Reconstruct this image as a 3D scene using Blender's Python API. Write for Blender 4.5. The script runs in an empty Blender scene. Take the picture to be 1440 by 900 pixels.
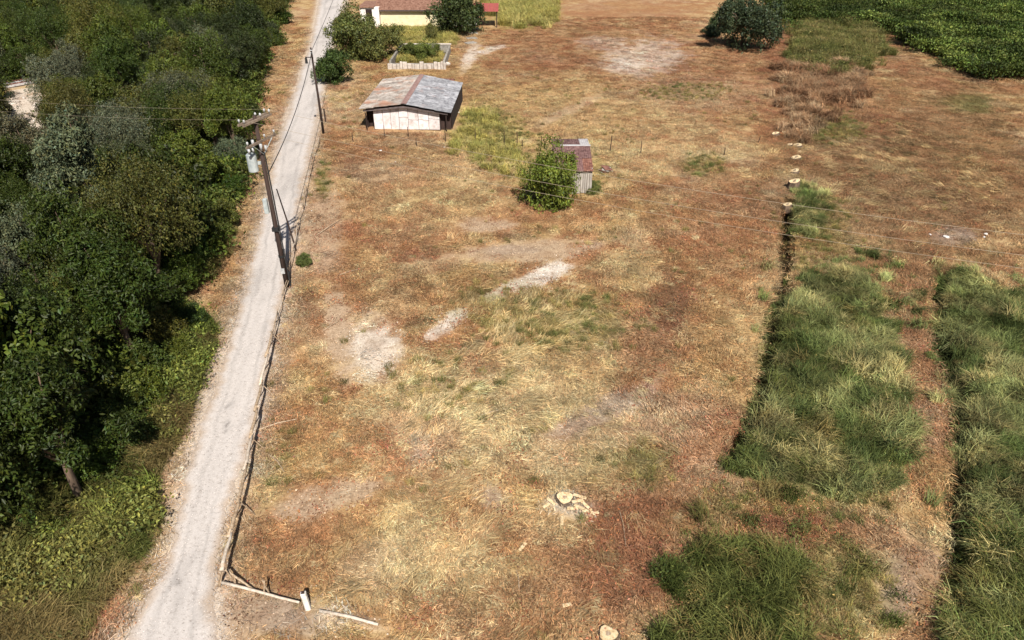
import bpy, bmesh, math, random
import numpy as np
from mathutils import Vector, Matrix
R = math.radians
random.seed(7)
rng = np.random.default_rng(11)
scene = bpy.context.scene
COL = scene.collection

# ------------------------------------------------------------------ camera, sky, sun, exposure
H, PITCH, FPX = 23.0, R(32), 990.0
cam_d = bpy.data.cameras.new('camera')
cam_d.sensor_width = 36; cam_d.lens = FPX / 1440 * 36
cam_d.clip_end = 8000; cam_d.clip_start = 0.1
cam = bpy.data.objects.new('camera', cam_d); COL.objects.link(cam)
cam.location = (0, 0, H); cam.rotation_euler = (math.pi / 2 - PITCH, 0, 0)
scene.camera = cam
SUN_EL, SUN_AZ = R(47), R(15)          # the sun stands behind the camera, a little to the right (+x)
sun_dir = Vector((math.sin(SUN_AZ) * math.cos(SUN_EL), -math.cos(SUN_AZ) * math.cos(SUN_EL), math.sin(SUN_EL)))
w = bpy.data.worlds.new('World'); scene.world = w; w.use_nodes = True
nt = w.node_tree
sky = nt.nodes.new('ShaderNodeTexSky'); sky.sky_type = 'NISHITA'; sky.sun_disc = False
sky.sun_elevation = SUN_EL
sky.sun_rotation = math.atan2(sun_dir.x, sun_dir.y)
bg = nt.nodes['Background']; bg.inputs[1].default_value = 0.05
nt.links.new(sky.outputs[0], bg.inputs[0])
sd = bpy.data.lights.new('sun', 'SUN'); sd.energy = 5.0; sd.angle = R(0.5); sd.color = (1.0, 0.95, 0.87)
so = bpy.data.objects.new('sun', sd); COL.objects.link(so)
so.rotation_euler = (-sun_dir).to_track_quat('-Z', 'Y').to_euler(); so.location = (0, -20, 60)
vs = scene.view_settings
vs.view_transform = 'Standard'; vs.look = 'None'; vs.exposure = 0.55; vs.gamma = 1.0; vs.use_curve_mapping = False

scene.render.engine = 'CYCLES'; scene.cycles.max_bounces = 4; scene.cycles.diffuse_bounces = 2; scene.cycles.glossy_bounces = 2; scene.cycles.transmission_bounces = 2

# ------------------------------------------------------------------ photo <-> ground helpers
cp, sp = math.cos(PITCH), math.sin(PITCH)
def at(px, py, z=0.0):
    u = (px - 720) / FPX; v = (450 - py) / FPX
    dy = cp + v * sp; dz = -sp + v * cp
    t = (H - z) / (-dz)
    return Vector((u * t, dy * t, z))
def proj(x, y, z=0.0):
    d = np.maximum(y * cp + (H - z) * sp, 0.5)
    v = (y * sp - (H - z) * cp) / d
    return 720 + FPX * x / d, 450 - FPX * v

# ------------------------------------------------------------------ noise
def _hash(ix, iy, s):
    h = (ix.astype(np.int64) * 374761393 + iy.astype(np.int64) * 668265263 + s * 1274126177) & 0xffffffff
    h = ((h ^ (h >> 13)) * 1274126177) & 0xffffffff
    return ((h ^ (h >> 16)) & 0xffff) / 65535.0
def vnoise(x, y, s=0):
    x = np.asarray(x, float); y = np.asarray(y, float)
    ix = np.floor(x); iy = np.floor(y); fx = x - ix; fy = y - iy
    fx = fx * fx * (3 - 2 * fx); fy = fy * fy * (3 - 2 * fy)
    a = _hash(ix, iy, s); b = _hash(ix + 1, iy, s); c = _hash(ix, iy + 1, s); d = _hash(ix + 1, iy + 1, s)
    return (a * (1 - fx) + b * fx) * (1 - fy) + (c * (1 - fx) + d * fx) * fy
def fbm(x, y, s=0, o=4):
    r = 0; a = 0.5; t = 0
    for i in range(o):
        r = r + a * vnoise(x * 2 ** i, y * 2 ** i, s + i * 17); t += a; a *= 0.55
    return r / t
def sstep(a, b, x):
    t = np.clip((x - a) / (b - a), 0, 1); return t * t * (3 - 2 * t)
def polydist(px, py, pts):
    """distance to a polyline and signed side ignored"""
    best = np.full(np.shape(px), 1e9)
    for (ax, ay), (bx, by) in zip(pts[:-1], pts[1:]):
        dx, dy = bx - ax, by - ay; L = dx * dx + dy * dy + 1e-9
        t = np.clip(((px - ax) * dx + (py - ay) * dy) / L, 0, 1)
        best = np.minimum(best, np.hypot(px - ax - t * dx, py - ay - t * dy))
    return best
def inpoly(px, py, poly):
    r = np.zeros(np.shape(px), bool); n = len(poly)
    for i in range(n):
        (ax, ay), (bx, by) = poly[i], poly[(i + 1) % n]
        c = ((ay > py) != (by > py)) & (px < (bx - ax) * (py - ay) / (by - ay + 1e-12) + ax)
        r ^= c
    return r

# ------------------------------------------------------------------ layout of the place
ROAD_L = [(150, 960), (172, 900), (225, 800), (250, 720), (267, 640), (292, 560), (322, 480), (343, 400), (362, 330), (376, 265), (388, 205), (410, 140), (421, 100), (436, 60), (447, 0), (455, -60)]
ROAD_R = [(310, 960), (312, 900), (303, 800), (322, 720), (350, 640), (369, 560), (387, 480), (402, 405), (414, 330), (427, 260), (444, 195), (453, 140), (462, 100), (472, 60), (488, 0), (492, -60)]
GRASS_A = [(1088, 425), (1130, 400), (1195, 388), (1238, 415), (1250, 480), (1268, 560), (1272, 640), (1255, 690), (1190, 698), (1090, 682), (1022, 664), (1018, 640), (1062, 585), (1082, 500)]
GRASS_B = [(935, 800), (965, 772), (1050, 764), (1110, 770), (1130, 800), (1125, 860), (1130, 960), (930, 960)]
GRASS_C = [(1328, 388), (1400, 400), (1480, 430), (1480, 960), (1335, 960), (1342, 830), (1358, 745), (1345, 650), (1345, 560), (1318, 480), (1316, 430)]
GRASS_D = [(1118, 262), (1150, 268), (1165, 315), (1115, 330)]
THICKET = [(1085, 30), (1110, -60), (1520, -60), (1520, 110), (1380, 108), (1330, 88), (1240, 40), (1180, 28)]
BRAMBLE = [(1120, 32), (1180, 24), (1236, 40), (1242, 80), (1200, 96), (1120, 88)]
REEDS = [(682, 2), (740, -30), (778, 5), (776, 32), (720, 34), (686, 26)]
YGRASS = [(640, 160), (690, 158), (718, 200), (745, 225), (740, 255), (690, 240), (634, 225)]
WEEDS_L = [(300, 330), (330, 300), (322, 345), (300, 385), (262, 405), (240, 425), (298, 470), (302, 500), (287, 560), (262, 600), (225, 650), (215, 690), (225, 735), (190, 790), (140, 850), (60, 960), (-60, 960), (-60, 640), (60, 690), (130, 610), (170, 520), (215, 440), (240, 380)]
WOOD_EDGE = [(-400, 470), (-100, 428), (0, 404), (100, 370), (170, 356), (250, 343), (320, 322), (400, 282), (470, 225), (560, 190), (620, 150), (660, 112), (700, 60), (730, -60), (1200, -300)]
DITCH = [(1112, 280), (1106, 330), (1102, 400), (1086, 450), (1076, 520), (1062, 585), (1020, 645)]
DITCH2 = [(1322, 385), (1318, 480), (1350, 560), (1345, 650), (1358, 745), (1340, 860)]
def wood_x(py):
    a = np.array(WOOD_EDGE, float); return np.interp(py, a[:, 0], a[:, 1])
def toworld(pts): return [tuple(at(*p)[:2]) for p in pts]
DITCH_W, DITCH2_W = toworld(DITCH), toworld(DITCH2)
ROAD_LW, ROAD_RW = toworld(ROAD_L), toworld(ROAD_R)
_ry = np.array([p[1] for p in ROAD_LW]); _rxl = np.array([p[0] for p in ROAD_LW])
_ry2 = np.array([p[1] for p in ROAD_RW]); _rxr = np.array([p[0] for p in ROAD_RW])
def road_edges(y): return np.interp(y, _ry, _rxl), np.interp(y, _ry2, _rxr)

# albedos of the ground's materials
C = dict(straw=(.57, .43, .235), gold=(.43, .285, .13), tan=(.45, .335, .235), red=(.275, .125, .072), rust=(.345, .175, .088),
         dark=(.15, .075, .048), pale=(.66, .59, .515), grey=(.34, .275, .235), olive=(.27, .225, .085), green=(.14, .14, .048),
         humus_shade=(.03, .026, .014), lime=(.36, .315, .11), brown=(.24, .14, .072))  # leaf mould tone darkened to hold canopy and ditch shade
C = {k: np.array(v) for k, v in C.items()}
PATCH = [  # material, centre px, radii px, angle deg, strength
 ('rust', 880, 14, 130, 18, 0, .6), ('red', 830, 70, 170, 55, 0, .45), ('red', 1010, 110, 120, 70, 0, .45), ('straw', 780, 190, 230, 70, 0, .45), ('straw', 620, 270, 120, 60, 0, .35), ('red', 570, 215, 120, 60, 0, .25), ('rust', 720, 35, 60, 40, 0, .3),
 ('pale', 905, 82, 60, 26, -5, .5), ('pale', 880, 92, 30, 10, 0, .4), ('pale', 850, 60, 40, 10, 0, .3), ('olive', 965, 130, 70, 14, 0, .45), ('tan', 960, 130, 120, 30, 0, .25),
 ('gold', 780, 150, 150, 50, 0, .5), ('tan', 800, 155, 60, 6, -25, .5), ('pale', 660, 82, 9, 24, 30, .8), ('pale', 690, 70, 22, 5, -15, .6), ('tan', 655, 55, 20, 20, 0, .4),
 ('gold', 620, 105, 60, 20, 0, .5), ('lime', 730, 15, 52, 26, 0, .9), ('lime', 690, 190, 55, 40, 20, .75), ('lime', 780, 240, 80, 40, 0, .35), ('lime', 600, 45, 50, 20, 0, .8), ('green', 592, 76, 40, 14, 0, .9), ('gold', 650, 50, 35, 12, 0, .5),
 ('red', 480, 310, 90, 60, 0, .35), ('tan', 455, 320, 28, 75, 8, .7), ('tan', 520, 240, 70, 18, 0, .4), ('green', 455, 255, 14, 26, 0, .5), ('rust', 490, 405, 40, 40, 0, .5), ('red', 575, 340, 55, 30, 0, .55),
 ('tan', 680, 316, 42, 11, 0, .9), ('tan', 745, 352, 105, 17, -4, .85), ('grey', 720, 350, 40, 7, 0, .3), ('pale', 755, 391, 70, 13, -20, 1.0), ('pale', 628, 456, 40, 12, -36, 1.0),
 ('tan', 478, 470, 22, 80, -8, .85), ('pale', 530, 492, 40, 48, 0, .8), ('pale', 505, 480, 10, 30, 0, .4), ('dark', 435, 425, 18, 30, 0, .45), ('rust', 625, 495, 26, 36, 20, .7),
 ('olive', 790, 455, 130, 45, 0, .65), ('olive', 690, 420, 70, 30, -20, .4), ('olive', 620, 545, 90, 50, 10, .4), ('straw', 700, 565, 190, 70, 0, .85), ('pale', 800, 712, 40, 18, 10, .55), ('straw', 865, 368, 30, 16, 0, .7), ('straw', 900, 480, 70, 50, 0, .35),
 ('dark', 945, 425, 38, 48, 15, .8), ('red', 920, 480, 60, 45, 0, .65), ('grey', 850, 578, 95, 22, -28, .6), ('grey', 790, 600, 50, 14, -20, .4), ('rust', 1010, 330, 110, 90, 0, .5), ('gold', 1030, 480, 60, 90, 0, .5),
 ('olive', 990, 232, 34, 18, 0, .55), ('straw', 1040, 213, 36, 10, 0, .6), ('rust', 1040, 300, 70, 60, 0, .3), ('green', 905, 655, 42, 34, 10, .65), ('olive', 880, 660, 70, 45, 0, .4),
 ('red', 600, 665, 80, 40, 0, .35), ('tan', 455, 700, 80, 24, -16, .85), ('tan', 420, 720, 40, 20, 0, .5), ('grey', 592, 630, 16, 22, 0, .5), ('grey', 690, 702, 26, 20, 0, .55), ('straw', 610, 785, 100, 60, 0, .75),
 ('straw', 680, 650, 90, 40, 0, .45), ('straw', 760, 830, 60, 40, 0, .3), ('red', 885, 770, 85, 95, 0, .75), ('rust', 980, 700, 60, 60, 0, .45), ('red', 850, 850, 70, 60, 0, .4), ('red', 640, 860, 90, 50, 0, .35), ('tan', 520, 800, 60, 50, 0, .35),
 ('grey', 380, 865, 75, 32, 10, .7), ('pale', 500, 873, 45, 9, 10, .6), ('tan', 330, 870, 40, 60, 0, .6), ('rust', 560, 860, 60, 30, 0, .25), ('olive', 390, 650, 30, 70, 10, .35), ('brown', 400, 790, 50, 40, 0, .4),
 ('brown', 1290, 260, 210, 140, 0, .85), ('red', 1170, 145, 110, 60, 0, .6), ('red', 1100, 60, 40, 45, 0, .75), ('brown', 1330, 150, 110, 50, 0, .4), ('gold', 1250, 130, 60, 30, 0, .35), ('green', 1362, 145, 42, 16, 0, .7), ('green', 1170, 180, 45, 24, 0, .75), ('olive', 1150, 330, 60, 60, 0, .5),
 ('grey', 1340, 330, 30, 14, 0, .55), ('red', 1280, 100, 70, 22, 25, .5), ('gold', 1380, 230, 60, 50, 0, .25),
 ('brown', 1290, 420, 60, 90, 0, .6), ('red', 1290, 470, 40, 40, 0, .4), ('rust', 1300, 580, 40, 130, 0, .65), ('tan', 1300, 600, 26, 40, 0, .4), ('gold', 1310, 690, 30, 60, 0, .5), ('grey', 1262, 835, 30, 55, 0, .75), ('brown', 1290, 850, 50, 80, 0, .5), ('tan', 1300, 800, 25, 30, 0, .4),
 ('olive', 1110, 715, 150, 40, 0, .5), ('red', 1115, 738, 95, 26, 5, .9), ('rust', 1190, 755, 50, 18, 0, .5), ('olive', 1185, 830, 75, 70, 0, .7),
 ('gold', 350, 330, 40, 110, 15, .5), ('straw', 380, 90, 30, 60, 10, .35), ('rust', 375, 65, 20, 20, 0, .5), ('tan', 265, 690, 30, 60, 15, .6), ('tan', 285, 560, 16, 80, 15, .5), ('olive', 190, 800, 60, 60, 0, .4),
 ('pale', 45, 170, 60, 55, 30, .9), ('rust', 10, 100, 30, 20, 0, .7), ('grey', 25, 880, 40, 40, 0, .0)]
def ground_color(x, y):
    x = np.asarray(x, float); y = np.asarray(y, float)
    px, py = proj(x, y)
    n1 = fbm(x / 5, y / 5, 1); n2 = fbm(x / 1.6, y / 1.6, 5); n3 = fbm(x / 9, y / 9, 9); n4 = fbm(x / .7, y / .7, 13, 3)
    c = C['gold'][None] * np.ones((len(x), 1))
    def mix(c, k, m): return c * (1 - m[:, None]) + C[k][None] * m[:, None]
    c = mix(c, 'straw', sstep(.45, .72, n2) * .65)
    c = mix(c, 'rust', sstep(.45, .68, n1) * .55)
    c = mix(c, 'tan', sstep(.5, .7, n3) * .5)
    c = mix(c, 'red', sstep(.55, .75, n4) * .45)
    n5 = fbm(x / 2.3, y / 2.3, 19)
    c = mix(c, 'rust', sstep(.52, .66, n5) * .7); c = mix(c, 'straw', sstep(.46, .34, n5) * .5)
    for k, cx, cy, rx, ry, ang, s in PATCH:
        a = R(ang); dx = px - cx; dy = py - cy
        qx = (dx * math.cos(a) + dy * math.sin(a)) / rx; qy = (-dx * math.sin(a) + dy * math.cos(a)) / ry
        sel = (np.abs(qx) < 2) & (np.abs(qy) < 2)
        if not sel.any(): continue
        d = np.hypot(qx[sel], qy[sel]) + (n2[sel] - .5) * 1.0 + (n4[sel] - .5) * .7
        m = np.zeros(len(x)); m[sel] = sstep(1.2, .55, d) * s
        c = mix(c, k, m)
    c = mix(c, 'brown', np.clip(sstep(.5, .7, n4) * .35, 0, 1))
    for poly, k in ((GRASS_A, 'green'), (GRASS_B, 'green'), (GRASS_C, 'green'), (GRASS_D, 'green'), (THICKET, 'humus_shade'), (BRAMBLE, 'green'), (WEEDS_L, 'green')):
        c = mix(c, k, inpoly(px + (n2 - .5) * 30, py + (n4 - .5) * 30, poly) * .8)
    # leaf mould under the wood, near-black so the canopy shade is painted in
    c = mix(c, 'humus_shade', sstep(5, -15, px - (wood_x(py) - 4) + (n2 - .5) * 50) * sstep(1.25, .9, np.abs(np.hypot((px - 45) / 62, (py - 168) / 58) * 0 + 1.0)) * (np.hypot((px - 45) / 58, (py - 165) / 55) > 1))
    # dusty shoulders of the lane
    l, r = road_edges(y); d = np.where(x < (l + r) / 2, l - x, x - r)
    c = mix(c, 'tan', sstep(1.6, .1, d + (n2 - .5) * 1.6) * .7)
    c = mix(c, 'pale', sstep(.5, -.1, d + (n4 - .5) * .8) * .6)
    c = mix(c, 'humus_shade', sstep(.75, .35, np.minimum(polydist(x, y, DITCH_W), polydist(x, y, DITCH2_W)) + (n4 - .5) * .5) * .85)  # shade in the ditches and along the grass edges, painted dark
    return np.clip(c, 0.01, .8)
def ground_z(x, y):
    x = np.asarray(x, float); y = np.asarray(y, float)
    l, r = road_edges(y); d = np.maximum(l - x, x - r)
    near = sstep(0, 1.5, d) * sstep(260, 150, y) * sstep(-5, 8, y)
    z = ((fbm(x / 4, y / 4, 31) - .5) * .28 + (fbm(x / 1.1, y / 1.1, 37, 3) - .5) * .1) * near
    z = z - 1.0 * sstep(.8, .35, polydist(x, y, DITCH_W)) - .7 * sstep(.8, .3, polydist(x, y, DITCH2_W))
    return z - .02
def gz(x, y): return float(ground_z(np.array([x]), np.array([y]))[0])

# ------------------------------------------------------------------ object helpers
def tag(o, label=None, cat=None, group=None, kind=None):
    if label: o['label'] = label
    if cat: o['category'] = cat
    if group: o['group'] = group
    if kind: o['kind'] = kind
    return o
def link(o, parent=None):
    COL.objects.link(o)
    if parent: o.parent = parent
    return o
def empty(name, loc, rz=0, label=None, cat=None, group=None):
    o = bpy.data.objects.new(name, None); o.empty_display_size = .3
    o.location = loc; o.rotation_euler = (0, 0, rz); link(o); return tag(o, label, cat, group)
def mesh_np(name, V, F, smooth=False):
    """V (n,3), F (m,k) arrays"""
    me = bpy.data.meshes.new(name); V = np.asarray(V, np.float32); F = np.asarray(F, np.int32)
    k = F.shape[1]
    me.vertices.add(len(V)); me.vertices.foreach_set('co', V.ravel())
    me.loops.add(F.size); me.loops.foreach_set('vertex_index', F.ravel())
    me.polygons.add(len(F)); me.polygons.foreach_set('loop_start', np.arange(0, F.size, k, dtype=np.int32))
    me.update(calc_edges=True); me.validate()
    if smooth: me.polygons.foreach_set('use_smooth', np.ones(len(F), bool))
    return me
def set_col(me, name, cols):
    a = me.attributes.new(name, 'FLOAT_COLOR', 'POINT')
    c = np.ones((len(me.vertices), 4), np.float32); c[:, :3] = cols; a.data.foreach_set('color', c.ravel())
class MB:
    def __init__(s): s.v = []; s.f = []
    def add(s, vs, fs):
        n = len(s.v); s.v += [tuple(v) for v in vs]; s.f += [tuple(i + n for i in f) for f in fs]; return s
    def box(s, x0, x1, y0, y1, z0, z1, M=None):
        vs = [Vector((x, y, z)) for z in (z0, z1) for y in (y0, y1) for x in (x0, x1)]
        if M is not None: vs = [M @ v for v in vs]
        return s.add(vs, [(0, 2, 3, 1), (4, 5, 7, 6), (0, 1, 5, 4), (2, 6, 7, 3), (0, 4, 6, 2), (1, 3, 7, 5)])
    def tube(s, pts, rad, n=7, caps=True):
        pts = [Vector(p) for p in pts]; rad = rad if hasattr(rad, '__len__') else [rad] * len(pts)
        rings = []; up = Vector((.13, .31, .94)).normalized()
        for i, p in enumerate(pts):
            d = (pts[min(i + 1, len(pts) - 1)] - pts[max(i - 1, 0)]).normalized()
            a = d.cross(up)
            if a.length < .05: a = d.cross(Vector((1, 0, 0)))
            a.normalize(); b = d.cross(a)
            rings.append([p + (a * math.cos(2 * math.pi * k / n) + b * math.sin(2 * math.pi * k / n)) * rad[i] for k in range(n)])
        vs = [v for r in rings for v in r]; fs = []
        for i in range(len(pts) - 1):
            for k in range(n):
                fs.append((i * n + k, i * n + (k + 1) % n, (i + 1) * n + (k + 1) % n, (i + 1) * n + k))
        if caps: fs += [tuple(range(n))[::-1], tuple(range((len(pts) - 1) * n, len(pts) * n))]
        return s.add(vs, fs)
    def mesh(s, name, bevel=0, smooth=False):
        me = bpy.data.meshes.new(name); me.from_pydata(s.v, [], s.f); me.update()
        if bevel:
            bm = bmesh.new(); bm.from_mesh(me)
            bmesh.ops.bevel(bm, geom=bm.edges[:], offset=bevel, segments=1, affect='EDGES'); bm.to_mesh(me); bm.free()
        bm = bmesh.new(); bm.from_mesh(me); bmesh.ops.recalc_face_normals(bm, faces=bm.faces); bm.to_mesh(me); bm.free()
        if smooth:
            for p in me.polygons: p.use_smooth = True
        return me
    def build(s, name, m, parent=None, bevel=0, smooth=False):
        me = s.mesh(name, bevel, smooth); me.materials.append(m)
        return link(bpy.data.objects.new(name, me), parent)

# ------------------------------------------------------------------ materials
def new_mat(name):
    m = bpy.data.materials.new(name); m.use_nodes = True
    return m, m.node_tree, m.node_tree.nodes['Principled BSDF']
def N(t, typ, **kw):
    n = t.nodes.new(typ)
    for k, v in kw.items(): setattr(n, k, v)
    return n
def rampnode(t, fac, stops):
    r = N(t, 'ShaderNodeValToRGB'); e = r.color_ramp.elements
    while len(e) < len(stops): e.new(.5)
    for i, (p, c) in enumerate(stops): e[i].position = p; e[i].color = (*c, 1)
    t.links.new(fac, r.inputs[0]); return r
def mat(name, c1, c2=None, rough=.85, scale=3., metal=0, c3=None, bump=.3, stretch=(1, 1, 1), spec=.3, detail=6, lo=.35, hi=.65):
    m, t, b = new_mat(name); c2 = c2 or tuple(x * .75 for x in c1)
    tc = N(t, 'ShaderNodeTexCoord'); mp = N(t, 'ShaderNodeMapping'); mp.inputs['Scale'].default_value = stretch
    oi = N(t, 'ShaderNodeObjectInfo'); ad = N(t, 'ShaderNodeVectorMath', operation='ADD')
    mu = N(t, 'ShaderNodeVectorMath', operation='SCALE'); cb = N(t, 'ShaderNodeCombineXYZ')
    for i in range(3): t.links.new(oi.outputs['Random'], cb.inputs[i])
    t.links.new(cb.outputs[0], mu.inputs[0]); mu.inputs['Scale'].default_value = 37
    t.links.new(tc.outputs['Object'], ad.inputs[0]); t.links.new(mu.outputs[0], ad.inputs[1]); t.links.new(ad.outputs[0], mp.inputs[0])
    nz = N(t, 'ShaderNodeTexNoise'); nz.inputs['Scale'].default_value = scale; nz.inputs['Detail'].default_value = detail; nz.inputs['Roughness'].default_value = .65
    t.links.new(mp.outputs[0], nz.inputs['Vector'])
    st = [(lo, c2), (hi, c1)] if c3 is None else [(lo, c2), ((lo + hi) / 2, c1), (hi, c3)]
    r = rampnode(t, nz.outputs['Fac'], st)
    hs = N(t, 'ShaderNodeHueSaturation'); mr = N(t, 'ShaderNodeMapRange'); mr.inputs['To Min'].default_value = .85; mr.inputs['To Max'].default_value = 1.12
    t.links.new(oi.outputs['Random'], mr.inputs['Value']); t.links.new(mr.outputs[0], hs.inputs['Value']); t.links.new(r.outputs[0], hs.inputs['Color'])
    t.links.new(hs.outputs[0], b.inputs['Base Color'])
    b.inputs['Roughness'].default_value = rough; b.inputs['Metallic'].default_value = metal; b.inputs['Specular IOR Level'].default_value = spec
    bp = N(t, 'ShaderNodeBump'); bp.inputs['Strength'].default_value = bump; bp.inputs['Distance'].default_value = .05
    t.links.new(nz.outputs['Fac'], bp.inputs['Height']); t.links.new(bp.outputs[0], b.inputs['Normal'])
    return m
def leaf_mat(name, instancer, trans=.25, rough=.55, spec=.25):
    """colour = per-leaf attribute x per-plant tint"""
    m, t, b = new_mat(name)
    a = N(t, 'ShaderNodeAttribute', attribute_name='shade')
    mx = N(t, 'ShaderNodeMix', data_type='RGBA', blend_type='MULTIPLY'); mx.inputs[0].default_value = 1
    t.links.new(a.outputs['Color'], mx.inputs[6])
    if instancer:
        i = N(t, 'ShaderNodeAttribute', attribute_name='tint', attribute_type='INSTANCER'); t.links.new(i.outputs['Color'], mx.inputs[7])
    else:
        i = N(t, 'ShaderNodeObjectInfo'); t.links.new(i.outputs['Color'], mx.inputs[7])
    t.links.new(mx.outputs[2], b.inputs['Base Color']); b.inputs['Roughness'].default_value = rough; b.inputs['Specular IOR Level'].default_value = spec
    tr = N(t, 'ShaderNodeBsdfTranslucent'); t.links.new(mx.outputs[2], tr.inputs[0])
    ms = N(t, 'ShaderNodeMixShader'); ms.inputs[0].default_value = trans
    t.links.new(b.outputs[0], ms.inputs[1]); t.links.new(tr.outputs[0], ms.inputs[2])
    t.links.new(ms.outputs[0], t.nodes['Material Output'].inputs[0]); return m
M_leaf = leaf_mat('leaf', False, .15, .5, .22)
M_blade = leaf_mat('grass_blade', True, .2, .7, .08)
M_weed = leaf_mat('weed_leaf', True, .22, .55, .15)
M_bark = mat('bark', (.16, .11, .075), (.06, .04, .028), .95, 6, stretch=(1, 1, .25), bump=.6)
M_pole = mat('weathered_pole_wood', (.06, .038, .03), (.026, .016, .013), .9, 5, stretch=(3, 3, .2), bump=.4)
M_arm = mat('crossarm_wood', (.26, .2, .15), (.13, .095, .07), .9, 5)
M_porcelain = mat('grey_white_porcelain', (.5, .5, .49), (.3, .3, .3), .3, 8, bump=.05, spec=.5)
M_galv = mat('grey_painted_steel', (.42, .45, .44), (.27, .3, .3), .5, 3, bump=.1, spec=.4)
M_black = mat('black_cable', (.03, .03, .03), (.015, .015, .015), .7, 5)
M_alu = mat('bare_wire', (.42, .34, .24), (.3, .24, .18), .5, 5, bump=0)
M_bamboo = mat('dry_rail_wood', (.36, .26, .17), (.2, .13, .08), .85, 5, stretch=(2, 2, 2), bump=.4, c3=(.45, .36, .26))
M_palewood = mat('bleached_wood', (.62, .54, .45), (.42, .33, .25), .85, 6, bump=.4)
M_white = mat('whitewashed_board', (.68, .62, .61), (.42, .35, .32), .8, 1.9, bump=.2, lo=.28, hi=.55)
M_whitepost = mat('white_painted_concrete', (.75, .72, .66), (.5, .46, .4), .8, 5)
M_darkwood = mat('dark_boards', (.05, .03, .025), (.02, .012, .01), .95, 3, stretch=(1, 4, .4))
M_fascia = mat('grey_fascia', (.16, .125, .12), (.08, .06, .055), .9, 3)
def roof_mat(name, base, dark, lite, rust, amount):
    m, t, b = new_mat(name); ge = N(t, 'ShaderNodeNewGeometry')
    def nz(sc, d=6):
        n = N(t, 'ShaderNodeTexNoise'); n.inputs['Scale'].default_value = sc; n.inputs['Detail'].default_value = d; n.inputs['Roughness'].default_value = .7; t.links.new(ge.outputs['Position'], n.inputs['Vector']); return n
    a = nz(1.6); c = nz(.33, 4); r1 = rampnode(t, a.outputs['Fac'], [(.33, dark), (.5, base), (.68, lite)])
    r2 = rampnode(t, c.outputs['Fac'], [(amount, (0, 0, 0)), (amount + .14, (.85, .85, .85))])
    oi = N(t, 'ShaderNodeObjectInfo'); hs = N(t, 'ShaderNodeHueSaturation'); mr = N(t, 'ShaderNodeMapRange'); mr.inputs['To Min'].default_value = .72; mr.inputs['To Max'].default_value = 1.15
    t.links.new(oi.outputs['Random'], mr.inputs['Value']); t.links.new(mr.outputs[0], hs.inputs['Value'])
    k = N(t, 'ShaderNodeMix', data_type='RGBA'); t.links.new(r2.outputs[0], k.inputs[0]); t.links.new(r1.outputs[0], k.inputs[6]); k.inputs[7].default_value = (*rust, 1)
    t.links.new(k.outputs[2], hs.inputs['Color']); t.links.new(hs.outputs[0], b.inputs['Base Color']); b.inputs['Roughness'].default_value = .9; b.inputs['Specular IOR Level'].default_value = .2; return m
M_roofE = roof_mat('fibre_cement_grey', (.235, .235, .25), (.09, .088, .1), (.35, .345, .36), (.24, .15, .13), .56)
M_roofW = roof_mat('fibre_cement_lichen', (.30, .26, .23), (.15, .12, .10), (.42, .385, .35), (.31, .155, .10), .50)
M_rust = mat('rusty_sheet', (.2, .085, .06), (.09, .04, .032), .85, 3.5, c3=(.28, .15, .11), bump=.3)
M_rustpurple = mat('rusty_painted_sheet', (.165, .088, .08), (.075, .04, .038), .8, 3.0, c3=(.25, .15, .135), bump=.3)
M_zinc = mat('zinc_sheet', (.56, .54, .53), (.36, .33, .33), .6, 2, bump=.2, spec=.4)
M_ridge = mat('rust_brown_ridge', (.30, .2, .18), (.2, .11, .09), .85, 3)
M_boardgrey = mat('weathered_grey_board', (.47, .43, .38), (.24, .2, .17), .9, 3, stretch=(2, 2, .4), bump=.5)
M_cream = mat('cream_render', (.78, .70, .48), (.68, .57, .36), .85, 1.2, bump=.1)
M_renderwhite = mat('white_render', (.76, .73, .67), (.6, .55, .5), .85, 1.5, bump=.1)
M_tile = mat('clay_tile', (.24, .125, .085), (.14, .068, .046), .85, 2.5, c3=(.31, .18, .13))
M_redtin = mat('red_tin', (.42, .1, .08), (.3, .07, .06), .6, 2, bump=.1, spec=.4)
M_concrete = mat('old_concrete', (.34, .31, .27), (.18, .16, .135), .9, 2.5, bump=.4)
M_stone = mat('pale_stone', (.58, .52, .46), (.36, .3, .25), .9, 3, bump=.5)
M_glass = mat('dark_glass', (.03, .035, .04), (.02, .025, .03), .1, 1, bump=0, spec=.5)
M_cutwood = mat('fresh_cut_wood', (.66, .5, .29), (.42, .27, .13), .85, 9, bump=.4, c3=(.72, .58, .38))
M_litter = mat('white_litter', (.78, .76, .73), (.6, .57, .54), .6, 8, bump=.3)

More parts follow.
